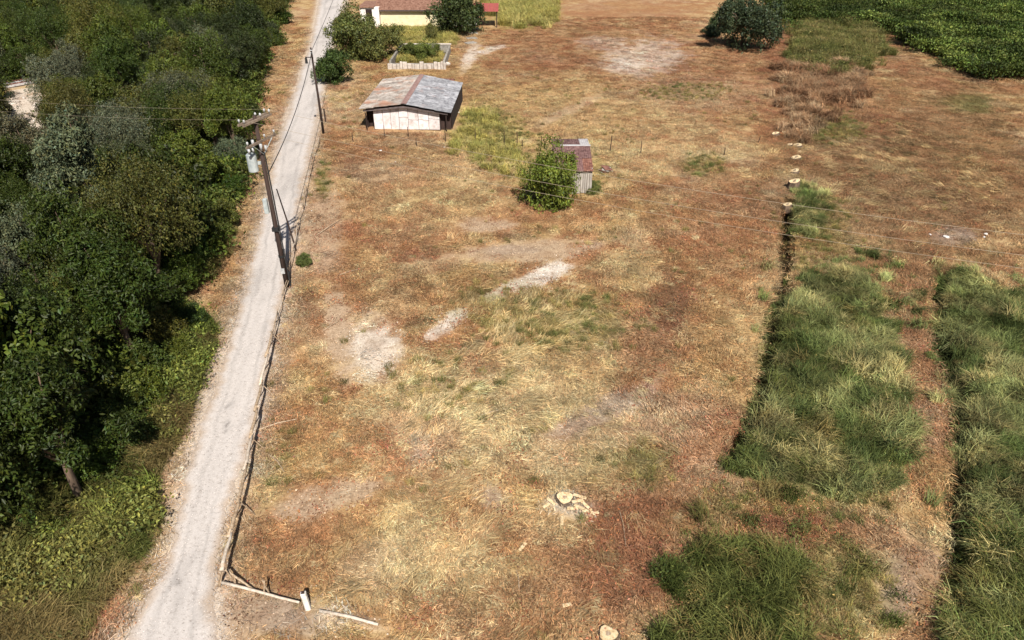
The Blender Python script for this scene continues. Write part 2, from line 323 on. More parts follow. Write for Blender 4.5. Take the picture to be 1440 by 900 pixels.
# ground material: colours per place with wood and ditch shade painted in, broken up by fine procedural straw / soil detail
def ground_mat():
    m, t, b = new_mat('field_ground')
    a = N(t, 'ShaderNodeAttribute', attribute_name='gcol'); tc = N(t, 'ShaderNodeTexCoord')
    def noise(s, d, st=(1, 1, 1), rot=0):
        mp = N(t, 'ShaderNodeMapping'); mp.inputs['Scale'].default_value = st; mp.inputs['Rotation'].default_value[2] = rot
        t.links.new(tc.outputs['Object'], mp.inputs[0])
        n = N(t, 'ShaderNodeTexNoise'); n.inputs['Scale'].default_value = s; n.inputs['Detail'].default_value = d; n.inputs['Roughness'].default_value = .7
        n.inputs['Distortion'].default_value = .6; t.links.new(mp.outputs[0], n.inputs['Vector']); return n
    n1 = noise(2.2, 8); n2 = noise(9, 6, (1, .35, 1), .5); n3 = noise(9, 6, (.35, 1, 1), .9)
    r1 = rampnode(t, n1.outputs['Fac'], [(.3, (.62, .55, .5)), (.5, (1, 1, 1)), (.72, (1.0, 1.0, 1.0))])
    mxn = N(t, 'ShaderNodeMath', operation='MAXIMUM'); t.links.new(n2.outputs['Fac'], mxn.inputs[0]); t.links.new(n3.outputs['Fac'], mxn.inputs[1])
    r2 = rampnode(t, mxn.outputs[0], [(.42, (.5, .44, .38)), (.56, (.95, .93, .9)), (.72, (1, 1, 1))])
    k1 = N(t, 'ShaderNodeMix', data_type='RGBA', blend_type='MULTIPLY'); k1.inputs[0].default_value = .8
    k2 = N(t, 'ShaderNodeMix', data_type='RGBA', blend_type='MULTIPLY'); k2.inputs[0].default_value = .85
    t.links.new(a.outputs['Color'], k1.inputs[6]); t.links.new(r1.outputs[0], k1.inputs[7])
    t.links.new(k1.outputs[2], k2.inputs[6]); t.links.new(r2.outputs[0], k2.inputs[7])
    t.links.new(k2.outputs[2], b.inputs['Base Color']); b.inputs['Roughness'].default_value = .95; b.inputs['Specular IOR Level'].default_value = .1
    bp = N(t, 'ShaderNodeBump'); bp.inputs['Strength'].default_value = .7; bp.inputs['Distance'].default_value = .08
    t.links.new(mxn.outputs[0], bp.inputs['Height']); t.links.new(bp.outputs[0], b.inputs['Normal']); return m
# ------------------------------------------------------------------ ground sheet
def axis(segs):
    out = [segs[0][0]]
    for a, b, s in segs: out += list(np.linspace(a, b, max(2, int(round((b - a) / s)) + 1))[1:])
    return np.array(out)
gx = axis([(-3000, -300, 450), (-300, -110, 14), (-110, -45, 1.0), (-45, 45, .25), (45, 100, 1.0), (100, 300, 20), (300, 3000, 450)])
gy = axis([(-600, -60, 90), (-60, 8, 4), (8, 62, .25), (62, 110, .4), (110, 190, .8), (190, 320, 10), (320, 5000, 520)])
X, Y = np.meshgrid(gx, gy); x = X.ravel(); y = Y.ravel()
V = np.stack([x, y, ground_z(x, y)], 1)
nx, ny = len(gx), len(gy); ii = (np.arange(ny - 1)[:, None] * nx + np.arange(nx - 1)[None]).ravel()
Fq = np.stack([ii, ii + 1, ii + nx + 1, ii + nx], 1)
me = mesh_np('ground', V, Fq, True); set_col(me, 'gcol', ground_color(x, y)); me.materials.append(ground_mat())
ground = tag(link(bpy.data.objects.new('ground', me)), 'open field of cut dry grass, red soil and straw', None, None, 'structure')

# ------------------------------------------------------------------ gravel lane
def road_mat():
    m, t, b = new_mat('pale_gravel'); tc = N(t, 'ShaderNodeTexCoord'); a = N(t, 'ShaderNodeAttribute', attribute_name='gcol')
    n1 = N(t, 'ShaderNodeTexNoise'); n1.inputs['Scale'].default_value = 7; n1.inputs['Detail'].default_value = 9; n1.inputs['Roughness'].default_value = .8; t.links.new(tc.outputs['Object'], n1.inputs['Vector'])
    n2 = N(t, 'ShaderNodeTexVoronoi'); n2.inputs['Scale'].default_value = 22; t.links.new(tc.outputs['Object'], n2.inputs['Vector'])
    r = rampnode(t, n1.outputs['Fac'], [(.34, (.5, .47, .45)), (.46, (.9, .89, .88)), (.7, (1.0, 1.0, 1.0))])
    r2 = rampnode(t, n2.outputs['Distance'], [(.0, (1, 1, 1)), (.7, (.86, .85, .84))])
    k = N(t, 'ShaderNodeMix', data_type='RGBA', blend_type='MULTIPLY'); k.inputs[0].default_value = 1
    k2 = N(t, 'ShaderNodeMix', data_type='RGBA', blend_type='MULTIPLY'); k2.inputs[0].default_value = .8
    t.links.new(a.outputs['Color'], k.inputs[6]); t.links.new(r.outputs[0], k.inputs[7]); t.links.new(k.outputs[2], k2.inputs[6]); t.links.new(r2.outputs[0], k2.inputs[7])
    t.links.new(k2.outputs[2], b.inputs['Base Color']); b.inputs['Roughness'].default_value = .95; b.inputs['Specular IOR Level'].default_value = .15
    bp = N(t, 'ShaderNodeBump'); bp.inputs['Strength'].default_value = .5; bp.inputs['Distance'].default_value = .03
    t.links.new(n1.outputs['Fac'], bp.inputs['Height']); t.links.new(bp.outputs[0], b.inputs['Normal']); return m
ys = np.concatenate([np.arange(4, 60, .2), np.arange(60, 200, .5)]); l, r = road_edges(ys)
lo = l + (fbm(ys / 1.3, ys * 0, 41) - .5) * .5 + rng.normal(0, .03, len(ys)); ro = r + (fbm(ys / 1.3, ys * 0 + 5, 43) - .5) * .4 + rng.normal(0, .03, len(ys))
K = 21; s = np.linspace(0, 1, K)
RX = lo[:, None] * (1 - s) + ro[:, None] * s; RY = np.repeat(ys[:, None], K, 1)
RZ = .012 + .05 * np.sin(np.pi * s)[None] * np.ones_like(RX); RZ[:, 0] = -.1; RZ[:, -1] = -.1
fx = RX.ravel(); fy = RY.ravel()
sv = np.repeat(s[None], len(ys), 0).ravel()
rc = np.array([.565, .52, .49])[None] * np.ones((len(fx), 1))
nn = fbm(fx / 2, fy / 6, 51); rc *= (1.08 - .22 * sstep(.45, .75, nn))[:, None]
edge = sstep(.22, .02, np.minimum(sv, 1 - sv) + (fbm(fx / .6, fy / .6, 53) - .5) * .22)
rc = rc * (1 - edge[:, None] * .75) + C['tan'][None] * edge[:, None] * .75
rut = np.exp(-((sv - .3 - .03 * np.sin(fy / 3)) / .035) ** 2) + np.exp(-((sv - .72 - .02 * np.sin(fy / 4)) / .03) ** 2)
rc *= (1 - .3 * rut * (.35 + .65 * vnoise(fx / 1, fy / 3, 57)))[:, None]; rc *= (1 - .16 * np.exp(-((sv - .5) / .1) ** 2) * fbm(fx / .5, fy / 1.5, 59))[:, None]
for (qx, qy, rr) in ((325, 571, .35), (318, 600, .3), (345, 590, .25), (250, 822, .2), (418, 203, .5), (322, 603, .35), (330, 866, .28)):
    p = at(qx, qy); d = np.hypot(fx - p.x, (fy - p.y) * .6) / rr + (vnoise(fx / .15, fy / .15, 61) - .5) * 1.2
    rc *= (1 - .4 * sstep(1, .3, d) * vnoise(fx / .1, fy / .1, 63))[:, None]
i2 = (np.arange(len(ys) - 1)[:, None] * K + np.arange(K - 1)[None]).ravel()
me = mesh_np('gravel_road', np.stack([fx, fy, RZ.ravel()], 1), np.stack([i2, i2 + 1, i2 + K + 1, i2 + K], 1), True); set_col(me, 'gcol', rc); me.materials.append(road_mat())
tag(link(bpy.data.objects.new('gravel_road', me)), 'pale gravel lane running along the field', None, None, 'structure')

# ------------------------------------------------------------------ grass and weed tufts (source meshes), scattered as stuff
def blades(n, length, width, spread, lie, seed, droop=.5, jit=.5, vary=.35, aligned=False):
    """n bent tapered blades; lie 0 = upright, 1 = flat along +x"""
    g = np.random.default_rng(seed)
    L = length * g.uniform(.5, 1.1, n); W = width * g.uniform(.6, 1.4, n)
    az = g.normal(0, jit, n) if aligned else g.uniform(0, 2 * np.pi, n)
    el = np.clip(g.normal(np.pi / 2 * (1 - lie), .22, n), .04, 1.5)
    rr = spread * np.sqrt(g.uniform(0, 1, n)); ra = g.uniform(0, 2 * np.pi, n)
    b0 = np.stack([rr * np.cos(ra), rr * np.sin(ra), g.uniform(-.02, .03, n)], 1)
    d1 = np.stack([np.cos(az) * np.cos(el), np.sin(az) * np.cos(el), np.sin(el)], 1)
    el2 = el - droop * g.uniform(.5, 1.6, n); az2 = az + g.normal(0, .3, n)
    d2 = np.stack([np.cos(az2) * np.cos(el2), np.sin(az2) * np.cos(el2), np.sin(el2)], 1)
    m = b0 + d1 * (L * .5)[:, None]; tip = m + d2 * (L * .55)[:, None]
    tip[:, 2] = np.maximum(tip[:, 2], .015); m[:, 2] = np.maximum(m[:, 2], .02)
    side = np.stack([-np.sin(az), np.cos(az), g.normal(0, .35, n)], 1) * (W / 2)[:, None]
    V = np.stack([b0 - side, b0 + side, m - side * .9, m + side * .9, tip], 1).reshape(-1, 3)
    i = np.arange(n)[:, None] * 5
    F = np.concatenate([i + np.array([[0, 1, 3]]), i + np.array([[0, 3, 2]]), i + np.array([[2, 3, 4]])])
    sh = np.repeat(g.uniform(1 - vary, 1 + vary, n), 5)[:, None] * (1 + np.repeat(g.normal(0, .06, (n, 1)), 5, 0) * np.array([[1, 0, -1]]))
    return V, F, np.clip(sh, .2, 1.8)
def leaves(n, length, spread, height, seed, vary=.4, up=.6):
    g = np.random.default_rng(seed)
    c = np.stack([g.normal(0, spread * .5, n), g.normal(0, spread * .5, n), height * np.sqrt(g.uniform(0, 1, n))], 1)
    nrm = g.normal(0, 1, (n, 3)); nrm[:, 2] = np.abs(nrm[:, 2]) + up; nrm /= np.linalg.norm(nrm, axis=1)[:, None]
    return leafquads(c, nrm, length * g.uniform(.6, 1.3, n), g, g.uniform(1 - vary, 1 + vary, n))
def leafquads(c, nrm, L, g, sh, asp=.5):
    n = len(c); t = g.normal(0, 1, (n, 3)); t -= nrm * (t * nrm).sum(1)[:, None]; t /= np.linalg.norm(t, axis=1)[:, None]
    b = np.cross(nrm, t); L = L[:, None]
    V = np.stack([c - t * L * .5, c + b * L * asp * .5 + nrm * L * .08, c + t * L * .5 - nrm * L * .12, c - b * L * asp * .5 + nrm * L * .08], 1).reshape(-1, 3)
    F = np.arange(n)[:, None] * 4; F = np.concatenate([F + np.array([[0, 1, 2]]), F + np.array([[0, 2, 3]])])
    cc = np.repeat(sh, 4)[:, None] * np.ones((1, 3)); hue = np.repeat(g.normal(0, .1, n), 4)
    cc[:, 0] *= 1 + hue; cc[:, 2] *= 1 - hue
    return V, F, np.clip(cc, .1, 2)
def src(name, parts, material):
    Vs, Fs, Cs = [], [], []; n = 0
    for V, F, S in parts: Vs.append(V); Fs.append(F + n); Cs.append(S * np.ones((len(V), 3))); n += len(V)
    me = mesh_np(name, np.concatenate(Vs), np.concatenate(Fs)); set_col(me, 'shade', np.concatenate(Cs)); me.materials.append(material)
    return bpy.data.objects.new(name, me)         # only the source of the scattered tufts
def scatter(name, sources, P, rz, sc, tint, label, tilt=None):
    n = len(P); me = bpy.data.meshes.new(name); me.vertices.add(n); me.vertices.foreach_set('co', np.asarray(P, np.float32).ravel())
    rot = np.zeros((n, 3), np.float32); rot[:, 2] = rz
    if tilt is not None: rot[:, :2] = tilt
    a = me.attributes.new('rot', 'FLOAT_VECTOR', 'POINT'); a.data.foreach_set('vector', rot.ravel())
    s3 = np.asarray(sc, np.float32); s3 = np.repeat(s3[:, None], 3, 1) if s3.ndim == 1 else s3
    a = me.attributes.new('scl', 'FLOAT_VECTOR', 'POINT'); a.data.foreach_set('vector', np.ascontiguousarray(s3).ravel())
    a = me.attributes.new('idx', 'INT', 'POINT'); a.data.foreach_set('value', rng.integers(0, len(sources), n).astype(np.int32))
    a = me.attributes.new('tint', 'FLOAT_COLOR', 'POINT'); c = np.ones((n, 4), np.float32); c[:, :3] = tint; a.data.foreach_set('color', c.ravel())
    me.materials.append(sources[0].data.materials[0])
    o = tag(link(bpy.data.objects.new(name, me)), label, None, None, 'stuff')
    t = bpy.data.node_groups.new(name, 'GeometryNodeTree')
    t.interface.new_socket('Geometry', in_out='INPUT', socket_type='NodeSocketGeometry'); t.interface.new_socket('Geometry', in_out='OUTPUT', socket_type='NodeSocketGeometry')
    gi = t.nodes.new('NodeGroupInput'); go = t.nodes.new('NodeGroupOutput'); ip = t.nodes.new('GeometryNodeInstanceOnPoints'); jn = t.nodes.new('GeometryNodeJoinGeometry')
    for sobj in sources:
        oi = t.nodes.new('GeometryNodeObjectInfo'); oi.inputs['Object'].default_value = sobj; oi.inputs['As Instance'].default_value = True
        t.links.new(oi.outputs['Geometry'], jn.inputs[0])
    def named(nm, ty):
        q = t.nodes.new('GeometryNodeInputNamedAttribute'); q.data_type = ty; q.inputs[0].default_value = nm; return q.outputs[0]
    er = t.nodes.new('FunctionNodeEulerToRotation'); t.links.new(named('rot', 'FLOAT_VECTOR'), er.inputs[0])
    t.links.new(gi.outputs[0], ip.inputs['Points']); t.links.new(jn.outputs[0], ip.inputs['Instance']); ip.inputs['Pick Instance'].default_value = True
    t.links.new(named('idx', 'INT'), ip.inputs['Instance Index']); t.links.new(er.outputs[0], ip.inputs['Rotation']); t.links.new(named('scl', 'FLOAT_VECTOR'), ip.inputs['Scale'])
    t.links.new(ip.outputs[0], go.inputs[0])
    md = o.modifiers.new('scatter', 'NODES'); md.node_group = t; return o
def sample(n, x0, x1, y0, y1, keep, fall=None):
    x = rng.uniform(x0, x1, n); y = rng.uniform(y0, y1, n)
    k = keep(x, y)
    if fall: k = k * (1 / (1 + (np.maximum(y - 20, 0) / fall) ** 1.2))
    m = rng.uniform(0, 1, n) < k
    m[m] &= inview(x[m], y[m]); return x[m], y[m]
def inview(x, y, mar=130):
    px, py = proj(x, y); return (px > -mar) & (px < 1440 + mar) & (py > -mar / 2) & (py < 900 + 1.5 * mar)
def swirl(x, y): return 2 * np.pi * 1.6 * fbm(x / 7, y / 7, 71, 3) + 1.2 * (fbm(x / 1.5, y / 1.5, 75, 2) - .5)
def in_green(px, py):
    m = np.zeros(np.shape(px), bool)
    for p in (GRASS_A, GRASS_B, GRASS_C, THICKET, WEEDS_L): m |= inpoly(px, py, p)
    return m | (px < wood_x(py) - 8)
BARE = [p for p in PATCH if p[0] in ('pale', 'tan', 'grey') and p[6] >= .5]
def bare_mask(px, py):
    m = np.zeros(np.shape(px))
    for k, cx, cy, rx, ry, ang, s in BARE:
        a = R(ang); dx = px - cx; dy = py - cy
        m = np.maximum(m, sstep(1.5, .95, np.hypot((dx * math.cos(a) + dy * math.sin(a)) / rx, (-dx * math.sin(a) + dy * math.cos(a)) / ry)) * s)
    return m
BUILT = [(-16.2, -5.8, 74.8, 89), (3.4, 7.1, 57, 63.5), (-18, -9.3, 104, 104.8), (-40, -2, 138, 152)]
def free(x, y):
    l, r = road_edges(y); m = ((x < l - .25) | (x > r + .2))
    for a, b, c, d in BUILT: m &= ~((x > a) & (x < b) & (y > c) & (y < d))
    return m
flat = [src('flat_straw', [blades(58, .42, .021, .62, .93, 100 + i, .12, .75, .55, True)], M_blade) for i in range(6)]
pale_tuft = [src('pale_straw', [blades(40, .5, .03, .28, .9, 110 + i, .15, .7, .35, True)], M_blade) for i in range(4)]
stub = [src('stubble', [blades(60, .2, .018, .42, .5, 120 + i, .4, .5, .5)], M_blade) for i in range(5)]
tall = [src('tall_blades', [blades(70, 1.15, .026, .4, .22, 140 + i, 1.1, 1.1, .45, True)], M_blade) for i in range(5)]
fine = [src('fine_blades', [blades(60, .7, .018, .35, .3, 160 + i, .8, .9, .4)], M_blade) for i in range(4)]
weed = [src('weed_clump', [leaves(60, .1, .5, .42, 180 + i, .5), blades(42, .6, .016, .4, .35, 190 + i, .8)], M_weed) for i in range(4)]
vine = [src('vine_clump', [leaves(130, .17, .75, .75, 200 + i, .55)], M_weed) for i in range(4)]
def lift(x, y, dz=0): return np.stack([x, y, ground_z(x, y) + dz], 1)

# flattened dry straw over the whole field
def keep_straw(x, y):
    px, py = proj(x, y); k = free(x, y) & ~in_green(px, py)
    return k * (1 - np.clip(1.15 * bare_mask(px, py), 0, 1)) * (.25 + .9 * sstep(.3, .6, fbm(x / 3, y / 3, 81)))
sx, sy = sample(190000, -75, 75, 13, 150, keep_straw, 75)
col = ground_color(sx, sy)
col = col * rng.normal(1.05, .3, (len(sx), 1)).clip(.45, 1.9)
hue = rng.normal(0, .07, len(sx)); col[:, 1] *= 1 + hue; col[:, 2] *= 1 + hue * 1.5
scatter('dry_straw', flat, lift(sx, sy, .0), swirl(sx, sy), rng.uniform(.6, 1.15, len(sx)), col.clip(.02, .75), 'flattened dry straw and cut grass lying over the field')
def keep_pale(x, y):
    px, py = proj(x, y); c = np.exp(-(((px - 700) / 190) ** 2 + ((py - 600) / 120) ** 2)) + .8 * np.exp(-(((px - 620) / 120) ** 2 + ((py - 790) / 70) ** 2)) + .5 * np.exp(-(((px - 880) / 120) ** 2 + ((py - 420) / 90) ** 2)) + .12
    return free(x, y) * ~in_green(px, py) * (px < 1090) * (1 - bare_mask(px, py)) * np.clip(c, 0, 1) * sstep(.5, .66, fbm(x / 1.4, y / 1.4, 83))
sx, sy = sample(36000, -40, 30, 13, 110, keep_pale, 60)
col = np.array([.53, .41, .225])[None] * rng.normal(1, .17, (len(sx), 1)).clip(.6, 1.4)
scatter('pale_straw', pale_tuft, lift(sx, sy, .02), swirl(sx, sy) + rng.normal(0, .3, len(sx)), rng.uniform(.4, 1.0, len(sx)), col.clip(.02, .8), 'bleached pale straw bundles lying on the mown field')
swath = [src('lodged_swath', [blades(44, .85, .026, .5, .93, 115 + i, .14, .35, .55, True)], M_blade) for i in range(4)]
def keep_sw(x, y):
    px, py = proj(x, y); c = np.exp(-(((px - 730) / 170) ** 2 + ((py - 490) / 115) ** 2)) + .7 * np.exp(-(((px - 640) / 170) ** 2 + ((py - 770) / 100) ** 2)) + .5 * np.exp(-(((px - 1280) / 150) ** 2 + ((py - 230) / 80) ** 2))
    return free(x, y) * ~in_green(px, py) * (1 - np.clip(bare_mask(px, py) * 1.2, 0, 1)) * np.clip(c * 1.2, 0, 1) * sstep(.36, .52, fbm(x / 1.8, y / 1.8, 85))
sx, sy = sample(20000, -30, 45, 15, 80, keep_sw)
col = ground_color(sx, sy); st_ = fbm(sx / .9, sy / .9, 87)[:, None]
col = (col * .55 + np.array([.50, .39, .19]) * .45) * (.62 + .8 * sstep(.3, .7, st_)) * rng.normal(1, .2, (len(sx), 1)).clip(.5, 1.6)
scatter('lodged_grass', swath, lift(sx, sy, .03), swirl(sx, sy) + rng.normal(0, .25, len(sx)), rng.uniform(.5, 1.0, len(sx)), col.clip(.03, .8), 'long grass combed flat into swirls over the mid field')
def keep_stub(x, y):
    px, py = proj(x, y); return free(x, y) & ~in_green(px, py) & (bare_mask(px, py) < rng.uniform(.1, .75, len(x)))
sx, sy = sample(90000, -75, 75, 13, 150, keep_stub, 50)
col = ground_color(sx, sy) * rng.normal(.95, .3, (len(sx), 1)).clip(.4, 1.8)
hue = rng.normal(0, .1, len(sx)); col[:, 1] *= 1 + hue; col[:, 2] *= 1 + hue
scatter('dry_stubble', stub, lift(sx, sy), rng.uniform(0, 6.28, len(sx)), rng.uniform(.7, 1.5, len(sx)), col.clip(.02, .7), 'short dry stubble and dead weeds of the field')
def flatleaves(seed, n=34, L=.085, spread=.5):
    g = np.random.default_rng(seed); c = np.stack([g.normal(0, spread * .6, n), g.normal(0, spread * .6, n), g.uniform(.02, .1, n)], 1)
    nr = g.normal(0, .45, (n, 3)); nr[:, 2] = 1; nr /= np.linalg.norm(nr, axis=1)[:, None]
    return leafquads(c, nr, L * g.uniform(.5, 1.5, n), g, g.uniform(.5, 1.5, n), .45)
litter = [src('leaf_litter', [flatleaves(600 + i)], M_weed) for i in range(4)]
RD = [p for p in PATCH if p[0] in ('red', 'rust', 'dark')]
def keep_l(x, y):
    px, py = proj(x, y); m = np.zeros(len(x))
    for k, cx, cy, rx, ry, ang, s_ in RD: m = np.maximum(m, sstep(1.3, .5, np.hypot((px - cx) / rx, (py - cy) / ry)) * s_)
    m = np.maximum(m, .35 * sstep(.5, .62, fbm(x / 2.3, y / 2.3, 19)))
    return m * free(x, y) * ~in_green(px, py) * (.2 + .8 * sstep(.4, .58, fbm(x / 1.1, y / 1.1, 133)))
sx, sy = sample(90000, -45, 50, 13, 125, keep_l, 60)
col = np.array([.30, .125, .065])[None] * rng.normal(1, .35, (len(sx), 1)).clip(.4, 2); col[:, 1] *= rng.normal(1.05, .16, len(sx))
scatter('leaf_litter', litter, lift(sx, sy), rng.uniform(0, 6.28, len(sx)), rng.uniform(.6, 1.3, len(sx)), col.clip(.03, .6), 'reddish brown dead leaf litter strewn over the field')
def clod_src(seed):
    g = np.random.default_rng(seed); V = []; F = []; S = []
    for i in range(16):
        c = np.array([*g.normal(0, .4, 2), .0]); r = .026 * g.uniform(.3, 1.5); o = np.array([[1, 0, 0], [0, 1, 0], [-1, 0, 0], [0, -1, 0], [0, 0, .9]]) * r * g.uniform(.7, 1.3, (5, 1))
        k = len(V) * 5; V.append(c + o); F += [(k, k + 1, k + 4), (k + 1, k + 2, k + 4), (k + 2, k + 3, k + 4), (k + 3, k, k + 4)]; S.append(np.full((5, 1), g.uniform(.7, 1.3)))
    return np.concatenate(V), np.array(F), np.concatenate(S)
clods = [src('clods', [clod_src(620 + i)], M_weed) for i in range(4)]
sx, sy = sample(70000, -35, 30, 13, 125, lambda x, y: free(x, y) * (bare_mask(*proj(x, y)) * .8 + .02), 60)
col = ground_color(sx, sy) * rng.normal(1.0, .25, (len(sx), 1)).clip(.5, 1.5)
scatter('soil_clods', clods, lift(sx, sy, -.005), rng.uniform(0, 6.28, len(sx)), rng.uniform(.7, 1.8, len(sx)), col.clip(.03, .75), 'loose clods and small stones on the bare soil')
l_, r_ = road_edges(ys); n_ = 3600; yy_ = rng.uniform(12, 90, n_); a_, b_ = road_edges(yy_); u_ = rng.beta(.45, .45, n_)
gx_ = a_ + (b_ - a_) * (u_ * 1.04 - .02)
scatter('lane_gravel', clods, np.stack([gx_, yy_, .01 + .05 * np.sin(np.pi * np.clip(u_, 0, 1))], 1), rng.uniform(0, 6.28, n_), np.stack([rng.uniform(.6, .9, n_)] * 2 + [rng.uniform(.25, .5, n_)], 1), (np.array([.5, .45, .41])[None] * rng.normal(1, .25, (n_, 1)).clip(.4, 1.5)).clip(.05, .8), 'loose gravel and small stones along the lane')
# tall green grass right of the ditch
def wob(px, py, x, y, a=48): return px + (fbm(x / 1.2, y / 1.2, 91) - .5) * a, py + (fbm(x / 1.2, y / 1.2, 93) - .5) * a
def keep_tall(x, y):
    px, py = proj(x, y); qx, qy = wob(px, py, x, y)
    m = inpoly(qx, qy, GRASS_A) | inpoly(qx, qy, GRASS_C) | inpoly(qx, qy, GRASS_D)
    halo = inpoly(qx, qy, [(1075, 385), (1250, 350), (1300, 420), (1275, 700), (1180, 720), (1000, 690), (1050, 560)]) * .03 + inpoly(qx, qy, [(1290, 400), (1345, 360), (1480, 380), (1480, 460), (1330, 470), (1330, 900), (1320, 900)]) * .03
    return np.maximum(m * (.25 + .75 * sstep(.35, .5, fbm(x / 1.7, y / 1.7, 95))), halo)
def gtint(x, y, base, alt, yel, s):
    n = fbm(x / 1.8, y / 1.8, s)[:, None]; n2 = fbm(x / .7, y / .7, s + 3)[:, None]
    c = base + (alt - base) * sstep(.35, .65, n); c = c + (yel - c) * sstep(.5, .7, n2) * .75
    return c * rng.normal(1, .26, (len(x), 1)).clip(.45, 1.7)
A_ = np.array
sx, sy = sample(52000, 6, 40, 12, 62, keep_tall)
hg = fbm(sx / 1.3, sy / 1.3, 303)
scatter('tall_grass', tall + fine[:3] + weed[:3], lift(sx, sy), swirl(sx * 1.5, sy * 1.5) + rng.normal(0, .8, len(sx)), (.3 + 1.05 * hg) * rng.uniform(.7, 1.25, len(sx)), gtint(sx, sy, A_([.095, .125, .036]), A_([.21, .22, .085]), A_([.42, .34, .15]), 301) * (.6 + .9 * sstep(.3, .7, fbm(sx / 1.1, sy / 1.1, 305)))[:, None], 'tall green reed grass in strips beside the ditch')
def keep_b(x, y):
    px, py = proj(x, y); qx, qy = wob(px, py, x, y, 95)
    side = inpoly(px, py, [(1000, 690), (1260, 690), (1270, 900), (1100, 900), (930, 720)])
    return inpoly(qx, qy, GRASS_B) * (.3 + .7 * sstep(.38, .52, fbm(x / 1.3, y / 1.3, 135))) + side * .07 * sstep(.45, .6, fbm(x, y, 97)) + inpoly(qx, qy, [(1340, 780), (1480, 760), (1480, 960), (1340, 960)]) * .8 + .12 * inpoly(qx, qy, GRASS_A)
sx, sy = sample(26000, 3, 32, 11, 40, keep_b)
scatter('green_weeds', weed + tall[:2], lift(sx, sy), rng.uniform(0, 6.28, len(sx)), rng.uniform(.55, 1.15, len(sx)), gtint(sx, sy, A_([.072, .092, .022]), A_([.13, .14, .04]), A_([.3, .22, .085]), 311), 'low leafy green weeds growing near the stumps')
# yellow-green grass by the sheds, reeds behind, olive tufts over the field
def keep_y(x, y):
    px, py = proj(x, y); qx, qy = wob(px, py, x, y, 30)
    return (inpoly(qx, qy, YGRASS) * (.12 + .6 * sstep(.4, .6, fbm(x / 2.2, y / 2.2, 123))) + inpoly(qx, qy, REEDS) + inpoly(px, py, [(548, 88), (620, 88), (622, 64), (566, 64)]) + .5 * inpoly(qx, qy, [(545, 36), (640, 36), (640, 62), (545, 62)])) * free(x, y)
sx, sy = sample(40000, -22, 16, 50, 190, keep_y)
scatter('yellow_green_grass', fine, lift(sx, sy), rng.uniform(0, 6.28, len(sx)), rng.uniform(.8, 1.6, len(sx)) * (1 + .8 * ((sy > 110) & (sx > -8))), gtint(sx, sy, A_([.35, .30, .085]), A_([.27, .26, .075]), A_([.5, .4, .16]), 321), 'yellow green grass growing by the sheds and the house')
GT = [p for p in PATCH if p[0] in ('olive', 'green', 'lime')]
def keep_o(x, y):
    px, py = proj(x, y); m = np.zeros(len(x))
    for k, cx, cy, rx, ry, ang, s in GT: m = np.maximum(m, sstep(1.2, .5, np.hypot((px - cx) / rx, (py - cy) / ry)) * s)
    m = m + .05 * sstep(.55, .7, fbm(x / 3, y / 3, 99))
    return m * .8 * free(x, y) * (px > wood_x(py))
sx, sy = sample(60000, -45, 45, 12, 100, keep_o)
scatter('olive_grass', fine, lift(sx, sy), rng.uniform(0, 6.28, len(sx)), rng.uniform(.35, .75, len(sx)), gtint(sx, sy, A_([.20, .17, .055]), A_([.13, .145, .045]), A_([.38, .28, .11]), 331), 'sparse olive green tufts regrowing among the straw')
# undergrowth between the wood and the lane
def keep_w(x, y):
    px, py = proj(x, y); qx, qy = wob(px, py, x, y, 40); l, r = road_edges(y)
    return inpoly(qx, qy, WEEDS_L) * (x < l - .9)
sx, sy = sample(52000, -45, -5, 9, 60, lambda x, y: keep_w(x, y) * (.3 + .6 * sstep(.42, .6, fbm(x / 3, y / 3, 101))) * (1 - .65 * sstep(690, 800, proj(x, y)[1])))
pxs, pys = proj(sx, sy); hum = (fbm(sx / 2.2, sy / 2.2, 103) * 1.0).clip(0, 1)
dryness = sstep(.45, .7, fbm(sx / 3, sy / 3, 105) + .25 * sstep(650, 850, pys))
tw = gtint(sx, sy, A_([.07, .098, .018]), A_([.15, .175, .035]), A_([.17, .18, .04]), 341); tw = tw * (.5 + .95 * sstep(.3, .7, fbm(sx / 2.5, sy / 2.5, 343)))[:, None]; tw = tw + (A_([.22, .16, .065]) - tw) * (dryness * .4)[:, None]
scatter('undergrowth', weed + vine[:2] + tall[:2] + fine[:2], lift(sx, sy, .0), rng.uniform(0, 6.28, len(sx)), np.stack([.6 + .7 * hum, .6 + .7 * hum, .3 + 1.9 * hum ** 1.5], 1), tw, 'green weeds and creepers between the wood and the lane')
sx, sy = sample(60000, -45, -5, 9, 60, lambda x, y: keep_w(x, y) * (.3 + .7 * sstep(.42, .6, fbm(x / 2.5, y / 2.5, 107))))
dry = sstep(.4, .65, fbm(sx / 3, sy / 3, 105))[:, None]
tg = gtint(sx, sy, A_([.085, .11, .024]), A_([.15, .16, .045]), A_([.29, .23, .085]), 351); tg = tg + (A_([.33, .23, .1]) - tg) * dry * .7
scatter('verge_grass', fine + tall[:3], lift(sx, sy), swirl(sx, sy), rng.uniform(.6, 1.2, len(sx)), tg * (.6 + .7 * fbm(sx / 1.5, sy / 1.5, 353))[:, None], 'long green and dry grass on the verge below the wood')
def keep_u(x, y):
    px, py = proj(x, y); l, r = road_edges(y)
    return (px < wood_x(py) - 4 + (fbm(x / 2, y / 2, 127) - .5) * 60) * (x < l - 1.2) * (np.hypot((px - 40) / 50, (py - 162) / 48) > 1) * (.5 + .5 * sstep(.4, .55, fbm(x / 4, y / 4, 129)))
sx, sy = sample(26000, -125, -6, 14, 178, keep_u)
hh = fbm(sx / 3.5, sy / 3.5, 131)
